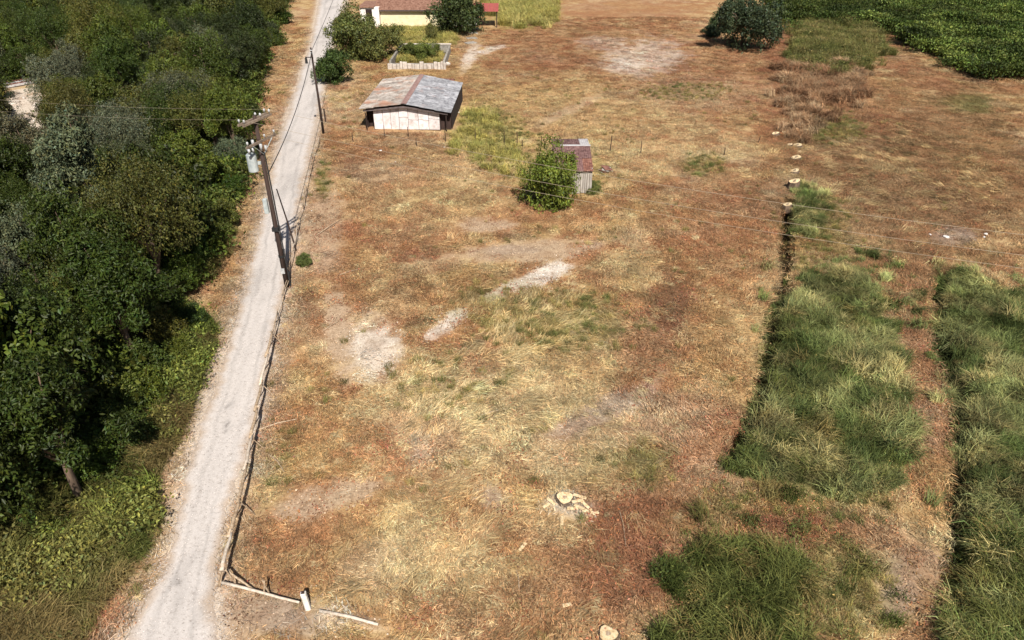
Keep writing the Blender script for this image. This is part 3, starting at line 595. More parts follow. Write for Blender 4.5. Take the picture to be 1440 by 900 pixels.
scatter('wood_understory', vine, lift(sx, sy, .0), rng.uniform(0, 6.28, len(sx)), np.stack([1.3 + hh, 1.3 + hh, .8 + 4.0 * hh ** 1.5], 1), gtint(sx, sy, A_([.045, .066, .011]), A_([.082, .108, .018]), A_([.11, .115, .028]), 391), 'tangled green understory filling the wood between its trees')
# thicket of creepers, bramble block, heaps of cut brush
def keep_t(x, y):
    px, py = proj(x, y); qx, qy = wob(px, py, x / 2, y / 2, 50); return inpoly(qx, qy, THICKET) * 1.0
sx, sy = sample(26000, 30, 150, 85, 200, keep_t)
hh = fbm(sx / 5, sy / 5, 109)
scatter('creeper_thicket', vine, lift(sx, sy, .2), rng.uniform(0, 6.28, len(sx)), np.stack([1.5 + hh, 1.5 + hh, 1.0 + 4.2 * hh ** 1.6], 1), gtint(sx / 2, sy / 2, A_([.045, .068, .013]), A_([.085, .115, .022]), A_([.12, .14, .035]), 361) * (.6 + .8 * sstep(.35, .65, fbm(sx / 6, sy / 6, 363)))[:, None], 'dense dark green creeper thicket at the far field corner')
sx, sy = sample(20000, 30, 80, 85, 150, lambda x, y: inpoly(*wob(*proj(x, y), x, y, 70), BRAMBLE) * sstep(.3, .5, fbm(x / 3, y / 3, 125)))
hh = fbm(sx / 4, sy / 4, 113)
scatter('bramble_patch', weed + fine, lift(sx, sy, .1), rng.uniform(0, 6.28, len(sx)), np.stack([1.2 + hh, 1.2 + hh, 1.2 + 2.2 * hh], 1), gtint(sx, sy, A_([.10, .11, .03]), A_([.17, .16, .05]), A_([.3, .23, .1]), 371), 'olive bramble patch in front of the creeper thicket')
BRUSH = [(1095, 100), (1180, 95), (1215, 110), (1195, 150), (1150, 165), (1130, 200), (1115, 180), (1100, 150)]
sx, sy = sample(40000, 20, 60, 60, 115, lambda x, y: inpoly(*wob(*proj(x, y), x, y, 60), BRUSH) * sstep(.36, .56, fbm(x / 2, y / 2, 119)) * .6)
hh = fbm(sx / 2.5, sy / 2.5, 117)
bt = gtint(sx, sy, A_([.22, .115, .062]), A_([.33, .2, .11]), A_([.48, .35, .21]), 381)
scatter('cut_brush', tall + stub, lift(sx, sy, .0), rng.uniform(0, 6.28, len(sx)), np.stack([.9 + hh, .9 + hh, .6 + 1.4 * hh], 1), bt, 'heaps of cut reddish brown brush beyond the stumps')

# ------------------------------------------------------------------ trees and shrubs
def crown_mesh(name, seed, Rr, Hc, z0, nsprig, per, L, shell=.72, lobes=13, asp=.5, flip=-.3):
    g = np.random.default_rng(seed); cz = z0 + Hc / 2
    d = g.normal(0, 1, (lobes, 3)); d /= np.linalg.norm(d, axis=1)[:, None]; d[:, 2] = np.where(d[:, 2] < flip, -d[:, 2], d[:, 2])
    lc = d * np.array([Rr, Rr, Hc / 2]) * g.uniform(.3, .98, (lobes, 1)) + np.array([0, 0, cz])
    lr = g.uniform(.12, .42, lobes) * Rr
    k = g.integers(0, lobes, nsprig); sdir = g.normal(0, 1, (nsprig, 3)); sdir[:, 2] += .35; sdir /= np.linalg.norm(sdir, axis=1)[:, None]
    rad = lr[k] * (shell + (1.12 - shell) * g.uniform(0, 1, nsprig) ** .5) * np.where(g.uniform(0, 1, nsprig) < .1, 1.3, 1.0)
    sc = lc[k] + sdir * rad[:, None] * np.array([1, 1, .9])
    sc[:, 2] = np.maximum(sc[:, 2], .15)
    ssh = g.uniform(.55, 1.45, nsprig) * (.85 + .3 * g.uniform(0, 1, lobes))[k]
    q = np.repeat(np.arange(nsprig), per); n = len(q)
    c = sc[q] + g.normal(0, .13 * (Rr / 3) ** .5, (n, 3)); nrm = sdir[q] * .7 + g.normal(0, .6, (n, 3)); nrm[:, 2] += .3
    nrm /= np.linalg.norm(nrm, axis=1)[:, None]
    V, F, S = leafquads(c, nrm, L * g.uniform(.6, 1.3, n), g, ssh[q] * g.uniform(.8, 1.2, n), asp)
    me = mesh_np(name, V, F); set_col(me, 'shade', S); me.materials.append(M_leaf); return me, lc
def trunk_mesh(name, seed, lc, r0, z1, nl=7):
    g = random.Random(seed); b = MB()
    top = Vector((g.uniform(-.3, .3), g.uniform(-.3, .3), z1))
    pts = [Vector((0, 0, -.25)), Vector((g.uniform(-.1, .1), g.uniform(-.1, .1), z1 * .35)), top * .7 + Vector((0, 0, 0)), top]
    b.tube(pts, [r0 * 1.25, r0, r0 * .75, r0 * .4], 8)
    for i in range(min(nl, len(lc))):
        e = Vector(lc[i]); s0 = Vector((0, 0, 0)).lerp(top, g.uniform(.35, .85)); mid = s0.lerp(e, .5) + Vector((0, 0, .25))
        b.tube([s0, mid, e], [r0 * .5, r0 * .33, r0 * .12], 6)
    me = b.mesh(name, 0, True); me.materials.append(M_bark); return me
TREES = []
for i in range(8):
    Rr = (2.9, 3.3, 2.6, 3.1, 2.4, 3.5, 2.8, 3.0)[i]; Hc = (5.6, 5.2, 6.2, 5.0, 6.6, 5.8, 5.4, 6.4)[i]
    me, lc = crown_mesh('crown', 500 + i, Rr, Hc, (.5, .9, .4, .8, .5, 1.0, .6, .8)[i], 1400, 13, (.19, .15, .24, .17, .21, .14, .26, .18)[i], lobes=30, asp=(.5, .42, .55, .5, .38, .5, .6, .45)[i])
    TREES.append((me, trunk_mesh('trunk', 520 + i, lc, .16, 5.2), Rr, 1.5 + Hc / 2))
SHRUBS = []
for i in range(5):
    Rr = (1.9, 2.2, 1.7, 2.1, 2.3)[i]; Hc = (2.9, 3.0, 3.1, 2.6, 3.4)[i]
    me, lc = crown_mesh('crown', 560 + i, Rr, Hc, -.3, 1100, 13, .16, lobes=24, flip=-.95)
    SHRUBS.append((me, trunk_mesh('trunk', 580 + i, lc, .08, 1.7, 9), Rr, .25 + Hc / 2))
def plant(name, kind, i, loc, sc, rz, tint, label, cat, group=None, sz=None):
    me, tm, Rr, zc = kind[i % len(kind)]
    e = empty(name, loc, rz, label, cat, group); e.scale = (sc, sc, sz or sc)
    for nm, m in (('trunk', tm), ('crown', me)):
        o = link(bpy.data.objects.new(nm, m), e); o.color = (*tint, 1)
    return e
TK = dict(dark=(.038, .053, .009), mid=(.066, .084, .013), silver=(.085, .094, .05), yellow=(.075, .075, .016), blue=(.03, .041, .011), brown=(.075, .064, .036))
g = random.Random(5); placed = []
yy = 15.0
cand = []
while yy < 178:
    step = 3.7 + yy * .011
    xx = -130.0
    while xx < -5:
        cand.append((xx + g.uniform(-1.5, 1.5), yy + g.uniform(-1.5, 1.5))); xx += step
    yy += step
def clearing(px, py): return math.hypot((px - 40) / 47, (py - 160) / 42) < 1
for (tx, ty) in cand:
    i = g.randrange(8); s = g.uniform(.62, 1.05) * (1 + .1 * (ty > 90)); Rr = TREES[i][2] * s; zc = TREES[i][3] * s
    px, py = (float(q) for q in proj(np.float64(tx), np.float64(ty), zc)); pr, _ = (float(q) for q in proj(np.float64(tx + Rr * .92), np.float64(ty), zc))
    if px < -150 or py < -110 or py > 960: continue
    lim = float(wood_x(py))
    if pr > lim:
        s *= .6; Rr *= .6; zc *= .6; px, py = (float(q) for q in proj(np.float64(tx), np.float64(ty), zc)); pr, _ = (float(q) for q in proj(np.float64(tx + Rr * .92), np.float64(ty), zc))
        if pr > float(wood_x(py)) + 4: continue
    if clearing(px, py) or clearing(*[float(q) for q in proj(np.float64(tx), np.float64(ty))]): continue
    pt = float(proj(np.float64(tx), np.float64(ty), zc + 2.2 * s)[1])
    if clearing(px, pt): s *= .62
    q = g.random() + (.0 if 1 else 0)
    k = 'dark' if q < .38 else 'mid' if q < .68 else 'blue' if q < .8 else 'silver' if q < .89 else 'yellow'
    if math.hypot((px - 200) / 130, (py - 230) / 70) < 1 and g.random() < .4: k = 'silver'
    if math.hypot((px - 70) / 70, (py - 225) / 45) < 1: k = 'brown'
    where = 'beside the pale rubble clearing' if math.hypot((px - 40) / 95, (py - 165) / 85) < 1 else 'on the lane side edge of the wood' if pr > float(wood_x(py)) - 38 else 'deep in the dense wood beside the lane'
    TL2 = dict(dark='dark green broadleaf tree ', mid='mid green broadleaf tree ', silver='silvery grey green tree ', yellow='yellowing green tree ', blue='deep bluish green tree ', brown='thin brownish half bare tree ')
    jb = g.uniform(.8, 1.25); t = [c * jb * g.uniform(.94, 1.06) for c in TK[k]]
    plant('broadleaf_tree', TREES, i, (tx, ty, gz(tx, ty)), s, g.uniform(0, 6.28), t, TL2[k] + where, 'tree', 'trees of the wood beside the lane', s * g.uniform(.95, 1.5))
# shrubs edging the wood
for (px, py, sc, k) in ((330, 262, .75, 'dark'), (318, 300, .8, 'mid'), (300, 325, .8, 'mid'), (275, 350, .9, 'dark'), (255, 385, .8, 'mid'), (235, 420, .9, 'dark'), (225, 470, .8, 'mid'), (205, 510, .9, 'dark'),
                        (352, 205, .7, 'dark'), (385, 45, 1.0, 'mid'), (398, 15, 1.0, 'dark'), (200, 560, .75, 'mid'), (165, 600, .8, 'dark'), (130, 650, .7, 'mid'), (255, 490, .55, 'mid'), (270, 440, .5, 'dark')):
    p = at(px, py + 18); i = g.randrange(5)
    plant('shrub', SHRUBS, i, (p.x, p.y, gz(p.x, p.y)), sc, g.uniform(0, 6), [c * g.uniform(.9, 1.25) for c in TK[k]], 'leafy green shrub on the edge of the wood', 'shrub', 'shrubs edging the wood')
for (px, py, sc) in ((18, 212, .8), (58, 222, .9), (88, 190, .8), (36, 196, .5), (8, 160, .6), (72, 165, .55)):
    p = at(px, py); plant('shrub', SHRUBS, g.randrange(5), (p.x, p.y, gz(p.x, p.y)), sc, g.uniform(0, 6), (.085, .078, .04), 'thin brownish scrub bush around the pale rubble clearing', 'shrub', 'scrub around the clearing', sc * 1.2)
def bush_at(px, py, width_m, i, tint, label, cat='shrub', name='shrub', kind=SHRUBS, sz=1.0, group=None):
    p = at(px, py); s = width_m / (2 * kind[i][2]); return plant(name, kind, i, (p.x, p.y, gz(p.x, p.y)), s, g.uniform(0, 6), tint, label, cat, group, s * sz)
bush_at(775, 289, 5.0, 1, (.125, .155, .024), 'round green bush against the small rusty roofed shed', sz=1.5)
bush_at(467, 118, 5.2, 0, (.05, .078, .018), 'dark green bush between the lane pole and the white shed', sz=1.1)
bush_at(500, 82, 8.2, 1, (.10, .115, .03), 'olive green bush between the lane and the concrete pit', sz=1.25)
bush_at(538, 82, 7.0, 4, (.12, .125, .035), 'tall olive bush touching the concrete pit corner', sz=1.2)
bush_at(487, 50, 5.5, 3, (.13, .12, .035), 'yellowish bush behind others near the lane bend', sz=1.2)
bush_at(648, 46, 10.5, 3, (.045, .06, .018), 'dark garden tree standing in front of the cream house', 'tree', 'garden_tree', SHRUBS, 1.15)
bush_at(607, 56, 2.2, 2, (.13, .125, .035), 'slim young shrub in the garden before the cream wall', sz=1.5)
bush_at(1040, 68, 10.5, 4, (.045, .062, .028), 'lone dark bluish tree at the far edge of the field', 'tree', 'lone_tree', SHRUBS, 1.2)
bush_at(1018, 45, 5.5, 0, (.05, .075, .028), 'low dark shrub under the lone bluish tree', sz=1.2)
bush_at(1000, 52, 3.5, 2, (.035, .05, .022), 'small blackish shrub at the foot of the lone tree', sz=.7)
bush_at(600, 84, 4.2, 4, (.115, .14, .03), 'green shrub growing inside the concrete pit', sz=1.0)
bush_at(580, 80, 3.2, 2, (.10, .12, .03), 'smaller green shrub inside the concrete pit corner', sz=.8)
bush_at(428, 372, 1.3, 2, (.09, .11, .03), 'small dark weed bush at the foot of the lane fence', sz=.8)
bush_at(835, 270, 1.8, 0, (.12, .13, .035), 'scraggy low shrub beside the grey shed wall', sz=.7)

# ------------------------------------------------------------------ white shed
def corr_mesh(name, wy, lx, waves=5, amp=.05, seg=2, m=None):
    n = waves * 4; ysn = np.linspace(0, wy, n + 1); xs = np.linspace(0, lx, seg)
    V = [(x_, y_, amp * math.sin(2 * math.pi * y_ / wy * waves)) for x_ in xs for y_ in ysn]
    F = [(i * (n + 1) + j, (i + 1) * (n + 1) + j, (i + 1) * (n + 1) + j + 1, i * (n + 1) + j + 1) for i in range(seg - 1) for j in range(n)]
    me = bpy.data.meshes.new(name); me.from_pydata(V, [], F); me.update(); return me
def place_mat(o, me, m):
    if not me.materials: me.materials.append(None)
    o.material_slots[0].link = 'OBJECT'; o.material_slots[0].material = m
SX0, SX1, SXR, SY0, SY1 = -16.2, -6.55, -11.45, 75.2, 88.4
ZE, ZEL, ZR = 1.95, 2.25, 2.72
shed = empty('shed', ((SX0 + SX1) / 2, 75.9, 0), 0, 'white fronted shed with a low grey fibre cement gable roof', 'shed')
def sub(o, parent):            # keep world placement under an unrotated parent
    o.parent = parent; o.location = Vector(o.location) - Vector(parent.location); return o
WX0, WX1 = -14.95, -7.8
gr = random.Random(3)
def roofz(x_): return ZR - (ZR - ZE) * (x_ - SXR) / (SX1 - SXR) if x_ > SXR else ZR - (ZR - ZEL) * (SXR - x_) / (SXR - SX0)
cols_ = [WX0, -13.95, -13.1, -12.2, -11.2, -10.1, -9.0, WX1]
for a, b in zip(cols_[:-1], cols_[1:]):
    za, zb = roofz(a) - .28, roofz(b) - .28
    cuts = [0.0, 1.0] if a < -13 else [0.0, gr.uniform(.45, .62), 1.0]
    for u, v in zip(cuts[:-1], cuts[1:]):
        dy = gr.uniform(-.015, .015); gp = .02
        vs = [(a + gp, 75.9 + dy, za * u + gp), (b - gp, 75.9 + dy, zb * u + gp), (b - gp, 75.9 + dy, zb * v - gp), (a + gp, 75.9 + dy, za * v - gp)]
        vs += [(x_, y_ + .06, z_) for x_, y_, z_ in vs]
        o = MB().add(vs, [(0, 1, 2, 3), (7, 6, 5, 4), (0, 4, 5, 1), (1, 5, 6, 2), (2, 6, 7, 3), (3, 7, 4, 0)]).build('wall_panel', M_white); sub(o, shed)
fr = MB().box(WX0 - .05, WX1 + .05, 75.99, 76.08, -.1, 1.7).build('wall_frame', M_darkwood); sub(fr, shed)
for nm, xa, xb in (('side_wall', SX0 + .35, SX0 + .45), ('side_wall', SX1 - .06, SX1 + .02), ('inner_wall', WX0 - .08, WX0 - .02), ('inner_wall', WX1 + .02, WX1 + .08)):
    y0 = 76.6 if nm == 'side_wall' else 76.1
    sub(MB().box(xa, xb, y0, SY1 - .3, -.1, min(roofz(xa), roofz(xb)) - .12).build(nm, M_darkwood), shed)  # near-black boards hold the under-eave shade in their colour
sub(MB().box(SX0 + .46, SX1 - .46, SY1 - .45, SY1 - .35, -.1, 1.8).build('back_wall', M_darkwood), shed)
sub(MB().box(WX1 + .09, SX1 - .07, 76.3, 76.4, -.1, 1.75).build('recess_shade_panel', M_darkwood), shed)  # dark panel added as the shade of the open recess
sub(MB().box(SX0 + .46, WX0 - .09, 77.0, 77.1, -.1, 2.0).build('recess_shade_panel', M_darkwood), shed)  # left recess: its shade is likewise an added dark panel
for a, b in ((SX0 + .3, SXR), (SXR, SX1 - .3)):
    za, zb = roofz(a), roofz(b)
    vs = [(a, 75.45, za - .26), (b, 75.45, zb - .26), (b, 75.45, zb - .06), (a, 75.45, za - .06)]; vs += [(p, q + .08, r_) for p, q, r_ in vs]
    sub(MB().add(vs, [(0, 1, 2, 3), (7, 6, 5, 4), (0, 4, 5, 1), (1, 5, 6, 2), (2, 6, 7, 3), (3, 7, 4, 0)]).build('fascia', M_fascia), shed)
rows = 11; wy = (SY1 - SY0) / rows + .08
for side in (-1, 1):
    wx = (SX1 - SXR) if side > 0 else (SXR - SX0); slope = math.atan2(roofz(SXR) - roofz(SX1 if side > 0 else SX0), wx); Ls = wx / math.cos(slope); ns = 3
    cm = corr_mesh('roof_sheet', wy, Ls / ns + .12)
    for j in range(rows):
        for k in range(ns):
            o = bpy.data.objects.new('roof_sheet', cm); link(o)
            dist = Ls / ns * k - (.02 if k else 0)
            xx = SXR + side * dist * math.cos(slope); zz = ZR - dist * math.sin(slope) + .05 + .05 * (ns - k) + gr.uniform(-.006, .006)
            if side > 0:
                o.rotation_euler = (gr.uniform(-.006, .006), slope + gr.uniform(-.008, .008), gr.uniform(-.01, .01)); o.location = (xx, SY0 + j * (wy - .08), zz)
            else:
                o.rotation_euler = (gr.uniform(-.006, .006), slope + gr.uniform(-.008, .008), math.pi + gr.uniform(-.01, .01)); o.location = (xx, SY0 + j * (wy - .08) + wy, zz)
            sub(o, shed)
            m = M_roofE if side > 0 else M_roofW
            place_mat(o, cm, m)
shed.rotation_euler = (0, 0, R(-2.2))
rb = MB()
for s_ in (-1, 1):
    vs = [(SXR, SY0 - .05, ZR + .29), (SXR + s_ * .3, SY0 - .05, ZR + .23), (SXR + s_ * .3, SY1 + .05, ZR + .23), (SXR, SY1 + .05, ZR + .29)]
    rb.add(vs, [(0, 1, 2, 3)])
sub(rb.build('ridge_cap', M_ridge), shed)
sub(MB().box(SXR + .3, SX1 - 1.0, SY1 + .06, SY1 + .5, 2.2, 2.4).build('back_gutter_board', M_rust), shed)
for qx in (SX0 + .5, SX1 - .5):
    sub(MB().tube([(qx, 75.6, -.1), (qx, 75.6, 1.85)], .06).build('corner_post', M_darkwood), shed)

# ------------------------------------------------------------------ small rusty roofed shed
f0 = at(790, 275)
hx0, hx1, hy0 = 3.6, 6.9, 57.4
hut = empty('shed', ((hx0 + hx1) / 2, hy0, 0), 0, 'small shed with a rusty purple brown sheet roof behind the round bush', 'shed')
k = 0; xb = hx0 + .15
while xb < hx1 - .2:
    wb = gr.uniform(.16, .24); t_ = gr.uniform(-.012, .012)
    sub(MB().box(xb, xb + wb - .025, hy0 + t_, hy0 + .04 + t_, gr.uniform(-.05, .12), 2.05 + gr.uniform(-.04, .02)).build('wall_board', M_boardgrey), hut); xb += wb
yb = hy0 + .1
while yb < hy0 + 5.8:
    for xs_ in (hx0 + .15, hx1 - .2): sub(MB().box(xs_, xs_ + .04, yb, yb + .28, 0, 2.1 if yb < hy0 + 1.2 else 2.3).build('wall_board', M_boardgrey), hut)
    yb += .31
sub(MB().box(hx0 + .25, hx1 - .25, hy0 + 5.85, hy0 + 5.9, -.1, 2.2).build('back_wall', M_darkwood), hut)
sl = math.atan2(.85, 3.8)
for j in range(4):
    wj = (hx1 - hx0) / 4
    for (ya, za, L, ang, m, lift_) in ((hy0 - .25, 2.12, 2.1, sl, M_rust if j % 2 else M_rustpurple, 0), (hy0 + 1.65, 2.56, 2.2, sl, M_rustpurple, .04), (hy0 + 3.72, 3.0, 2.4, -.06, M_rustpurple if j < 3 else M_zinc, .03)):
        cm = corr_mesh('roof_sheet', wj + .05, L, 5, .025)
        o = link(bpy.data.objects.new('roof_sheet', cm)); cm.materials.append(m)
        # sheet runs along its local x: turn it to run along +y
        o.rotation_euler = (0, -ang, math.pi / 2 + gr.uniform(-.01, .01)); o.location = (hx0 + (j + 1) * wj, ya, za + lift_ + gr.uniform(0, .015)); sub(o, hut)
sub(MB().box(hx0 + .7, hx1 + .05, hy0 + 3.55, hy0 + 3.85, 3.06, 3.10).build('ridge_flashing', M_zinc), hut)
for cx_ in (hx0 + .1, hx1 - .1):
    for cy_ in (hy0 + .1, hy0 + 5.7): sub(MB().tube([(cx_, cy_, -.1), (cx_, cy_, 2.3)], .055).build('corner_post', M_boardgrey), hut)
p = at(852, 240); db = empty('scrap_heap', (p.x, p.y, gz(p.x, p.y)), .3, 'rusty tin and boards dumped beside the small shed', 'scrap')
for a in range(4):
    MB().box(-.6, .6, -.35, .35, .05 + .09 * a, .09 + .09 * a, Matrix.Rotation(a * .5, 4, 'Z') @ Matrix.Rotation(.12, 4, 'X')).build('tin_sheet' if a % 2 else 'board', M_rust if a % 2 else M_boardgrey, db)

# ------------------------------------------------------------------ cream house behind the field
house = empty('house', (-20, 148, 0), 0, 'cream house with a clay tile roof behind the concrete pit', 'house')
sub(MB().box(-26.3, -13.0, 148.0, 155.5, -.2, 2.75).build('wall', M_cream), house)
sub(MB().box(-13.0 + .02, -8.6, 148.3, 155.2, -.2, 2.6).build('porch_wall', M_renderwhite), house)
sub(MB().box(-29.8, -26.35, 147.0, 154, -.2, 3.3).build('annex_wall', M_renderwhite), house)
sub(MB().box(-28.75, -27.6, 146.93, 146.98, 0, 3.0).build('door', M_darkwood), house)
for wx_ in (-12.2, -10.2):
    wo = MB().box(wx_, wx_ + 1.1, 148.2, 148.28, .9, 2.1).build('window', M_glass); sub(wo, house)
    fo = MB().box(-.08, 1.18, -.06, -.02, -.1, 0).box(-.08, 1.18, -.06, -.02, 1.2, 1.28).box(-.08, 0, -.06, -.02, 0, 1.2).box(1.1, 1.18, -.06, -.02, 0, 1.2).build('frame', M_renderwhite, wo)
    fo.location = (wx_, 148.2, .9)
    # frame sits on the window: window mesh is in house space, so shift back
    fo.location = Vector((wx_, 148.2, .9)) - Vector((0, 0, 0))
sub(MB().box(-27.0, -12.4, 147.35, 147.55, 2.62, 2.8).build('eave_board', M_fascia), house)
rs = math.atan2(1.9, 4.5); tl = MB()
def tile_mesh():
    V = []; F = []; n = 6
    for i in range(2):
        for j in range(n + 1):
            a = math.pi * j / n; V.append((-.11 * math.cos(a) * 1.05, i * .52, .06 * math.sin(a) + .02 * (1 - i)))
    for j in range(n): F.append((j, j + 1, n + 1 + j + 1, n + 1 + j))
    return V, F
# tiles seen at about one pixel each: one joined roof covering of real tile rows
V0, F0 = tile_mesh(); tb = MB()
nxt, nyt = 64, 11
for j in range(nyt):
    for i in range(nxt):
        ox = -27.1 + i * .23; oy = j * .44
        tb.add([(ox + v[0], 147.3 + (oy + v[1]) * math.cos(rs), 2.78 + (oy + v[1]) * math.sin(rs) + v[2]) for v in V0], F0)
        tb.add([(ox + v[0], 156.4 - (oy + v[1]) * math.cos(rs), 2.78 + (oy + v[1]) * math.sin(rs) + v[2]) for v in V0], F0)
ro_ = tb.build('roof_tiles', M_tile); ro_['kind'] = 'stuff'; sub(ro_, house)
sub(MB().add([(-27.1, 147.3, 2.74), (-12.3, 147.3, 2.74), (-12.3, 151.85, 4.64), (-27.1, 151.85, 4.64), (-27.1, 156.4, 2.74), (-12.3, 156.4, 2.74)], [(0, 1, 2, 3), (3, 2, 5, 4), (0, 3, 4), (1, 5, 2)]).build('roof_deck', M_fascia), house)
sub(MB().box(-30.0, -26.2 + -.95, 146.7, 154.2, 3.32, 3.5).build('annex_roof', M_tile), house)
for j in range(5):
    o = MB().add([(-9.2 + j * .95, 146.3, 2.75), (-9.2 + j * .95 + .92, 146.3, 2.75), (-9.2 + j * .95 + .92, 151, 3.5), (-9.2 + j * .95, 151, 3.5), (-9.2 + j * .95, 146.3, 2.71), (-9.2 + j * .95 + .92, 146.3, 2.71), (-9.2 + j * .95 + .92, 151, 3.46), (-9.2 + j * .95, 151, 3.46)], [(0, 1, 2, 3), (7, 6, 5, 4), (0, 4, 5, 1), (1, 5, 6, 2), (2, 6, 7, 3), (3, 7, 4, 0)]).build('porch_roof_sheet', M_redtin); sub(o, house)
for qx in (-8.9, -4.9):
    sub(MB().box(qx, qx + .18, 146.5, 146.68, -.1, 2.72).build('porch_post', M_darkwood), house)
house.location = Vector(house.location) + Vector((2.0, -8.0, 0))
for j in range(4):
    q = at(666 - j * 1.5, 40 + j * 7)
    st = MB().box(-.9, .9, -.6, .6, -.1, .14, Matrix.Rotation(j * .2, 4, 'Z')).build('paving_slab', M_concrete, None, .02); st.location = (q.x, q.y, gz(q.x, q.y)); tag(st, 'flat concrete slab of the path to the porch', 'slab', 'slabs of the porch path')

# ------------------------------------------------------------------ concrete pit with whitewashed stones
A0, A1, B0, B1 = at(548, 97), at(626, 97), at(562, 63, 1.2), at(625, 63, 1.2)
pit = empty('concrete_pit', ((A0.x + A1.x) / 2, A0.y, 0), 0, 'ruined concrete enclosure with a pale stone front, shrubs inside', 'foundation')
x0, x1, y0, y1 = -17.6, -9.6, A0.y, B0.y
sub(MB().box(x0, x1, y1 - .3, y1, -.2, 1.25).build('back_wall', M_concrete, None, .03), pit)
sub(MB().box(x0, x0 + .3, y0 + .32, y1 - .32, -.2, 1.1).build('side_wall', M_concrete, None, .03), pit)
sub(MB().box(x1 - .3, x1, y0 + .32, y1 - .32, -.2, 1.1).build('side_wall', M_concrete, None, .03), pit)
sub(MB().box(x0, x1, y0 + .12, y0 + .3, -.2, .75).build('front_wall', M_concrete, None, .03), pit)
sub(MB().box(x0 - .12, x1 + .12, y1 - .38, y1 + .08, 1.26, 1.42).build('coping', M_stone, None, .03), pit)
def rock_mesh(seed, sx_, sy_, sz_):
    bm = bmesh.new(); bmesh.ops.create_icosphere(bm, subdivisions=2, radius=1); gg = random.Random(seed)
    offs = [(Vector((gg.uniform(-1, 1), gg.uniform(-1, 1), gg.uniform(-1, 1))).normalized(), gg.uniform(.55, .9)) for _ in range(7)]
    for v in bm.verts:
        for n_, d_ in offs:
            dd = v.co.dot(n_) - d_
            if dd > 0: v.co -= n_ * dd
        v.co.x *= sx_; v.co.y *= sy_; v.co.z *= sz_
    me = bpy.data.meshes.new('stone'); bm.to_mesh(me); bm.free(); me.materials.append(M_stone); return me
rocks = [rock_mesh(i, .36 + .05 * (i % 3), .26, .36 + .04 * (i % 2)) for i in range(5)]
xx = x0 - .2
while xx < x1 + .1:
    wb = gr.uniform(.3, .75); hb = gr.uniform(.55, 1.05)
    if gr.random() > .08:
        o = MB().box(xx, xx + wb - .04, y0 - .15 + gr.uniform(-.06, .05), y0 + .1, -.2, hb, Matrix.Rotation(gr.uniform(-.004, .004), 4, 'Y')).build('stone_slab', M_stone, None, .04); sub(o, pit)
    xx += wb
p = at(629, 92); o = link(bpy.data.objects.new('boulder', rocks[2])); o.location = (p.x, p.y, gz(p.x, p.y) + .2); o.scale = (1.5, 1.2, .8); tag(o, 'pale boulder beside the concrete pit corner', 'stone')

# ------------------------------------------------------------------ utility poles and wires
P1 = at(404, 403); P2 = at(455, 188); HP1, HP2 = 11.4, 8.75
up = empty('utility_pole', (P1.x, P1.y, 0), 0, 'tall dark utility pole with transformer and crossarms beside the lane', 'utility pole')
MB().tube([(0, 0, -.3), (0, 0, 4), (0, 0, HP1)], [.17, .15, .11], 10).build('shaft', M_pole, up, smooth=True)
MB().tube([(.26, -.1, -.1), (.24, -.08, 6.5), (.2, -.05, 9.2)], .045, 6).build('conduit', M_black, up)
wd = Vector((37.6, -13.2, 0)).normalized(); ad_ = Vector((-wd.y, wd.x, 0)) ; ang_arm = math.atan2(ad_.y, ad_.x)
def arm(z, off, L, parent, m=M_arm):
    Mx = Matrix.Translation(wd * off + Vector((0, 0, z))) @ Matrix.Rotation(ang_arm, 4, 'Z')
    return MB().box(-L / 2, L / 2, -.055, .055, -.065, .065, Mx).build('crossarm', m, parent)
def insul(pos, parent, s_=1):
    return MB().tube([pos, pos + Vector((0, 0, .08)), pos + Vector((0, 0, .1)), pos + Vector((0, 0, .2)), pos + Vector((0, 0, .26))], [.03 * s_, .03 * s_, .06 * s_, .07 * s_, .03 * s_], 8).build('insulator', M_porcelain, parent, smooth=True)
arms = [(HP1 - .25, .17, 2.6), (HP1 - .25, -.17, 2.6), (HP1 - 1.5, .17, 2.8)]
for z, off, L in arms[:3]:
    a_ = arm(z, off, L, up)
    for t_ in (-.45, 0.12, .45):
        insul(ad_ * (L * t_) + wd * off + Vector((0, 0, z + .066)), a_)
for s_ in (-1, 1):
    MB().tube([ad_ * (s_ * .9) + wd * .25 + Vector((0, 0, HP1 - 1.55)), wd * .18 + Vector((0, 0, HP1 - 2.3))], .025, 5).build('brace', M_galv, up)
tp = -ad_ * .0 + Vector((-.55, -.28, HP1 - 3.3))
tank = MB().tube([tp, tp + Vector((0, 0, .04)), tp + Vector((0, 0, .95)), tp + Vector((0, 0, 1.02))], [.25, .3, .3, .27], 16).build('transformer_tank', M_galv, up, smooth=False)
MB().tube([tp + Vector((0, 0, 1.021)), tp + Vector((0, 0, 1.1))], [.31, .24], 16).build('lid', M_galv, tank)
for q in ((-.15, .1), (.15, .1), (0, -.15)):
    b_ = tp + Vector((q[0], q[1], 1.1)); MB().tube([b_, b_ + Vector((0, 0, .12)), b_ + Vector((0, 0, .14)), b_ + Vector((0, 0, .32))], [.05, .05, .085, .06], 8).build('bushing', M_porcelain, tank, smooth=True)
MB().box(-.5, -.1, -.2, .0, HP1 - 2.9, HP1 - 2.75).build('transformer_bracket', M_galv, up)
for q in ((.28, .1, HP1 - 2.2), (.15, -.3, HP1 - 2.0), (-.28, -.32, HP1 - 1.75)):
    q = Vector(q); MB().tube([q, q + Vector((.05, -.12, .42))], [.07, .09], 8).build('cutout_fuse', M_porcelain, up, smooth=True)
MB().box(-.42, -.16, -.3, -.04, 5.35, 6.3).build('meter_box', M_galv, up, .02)
MB().box(-.16, .1, -.26, -.16, 1.1, 1.45).build('sign_plate', M_porcelain, up)
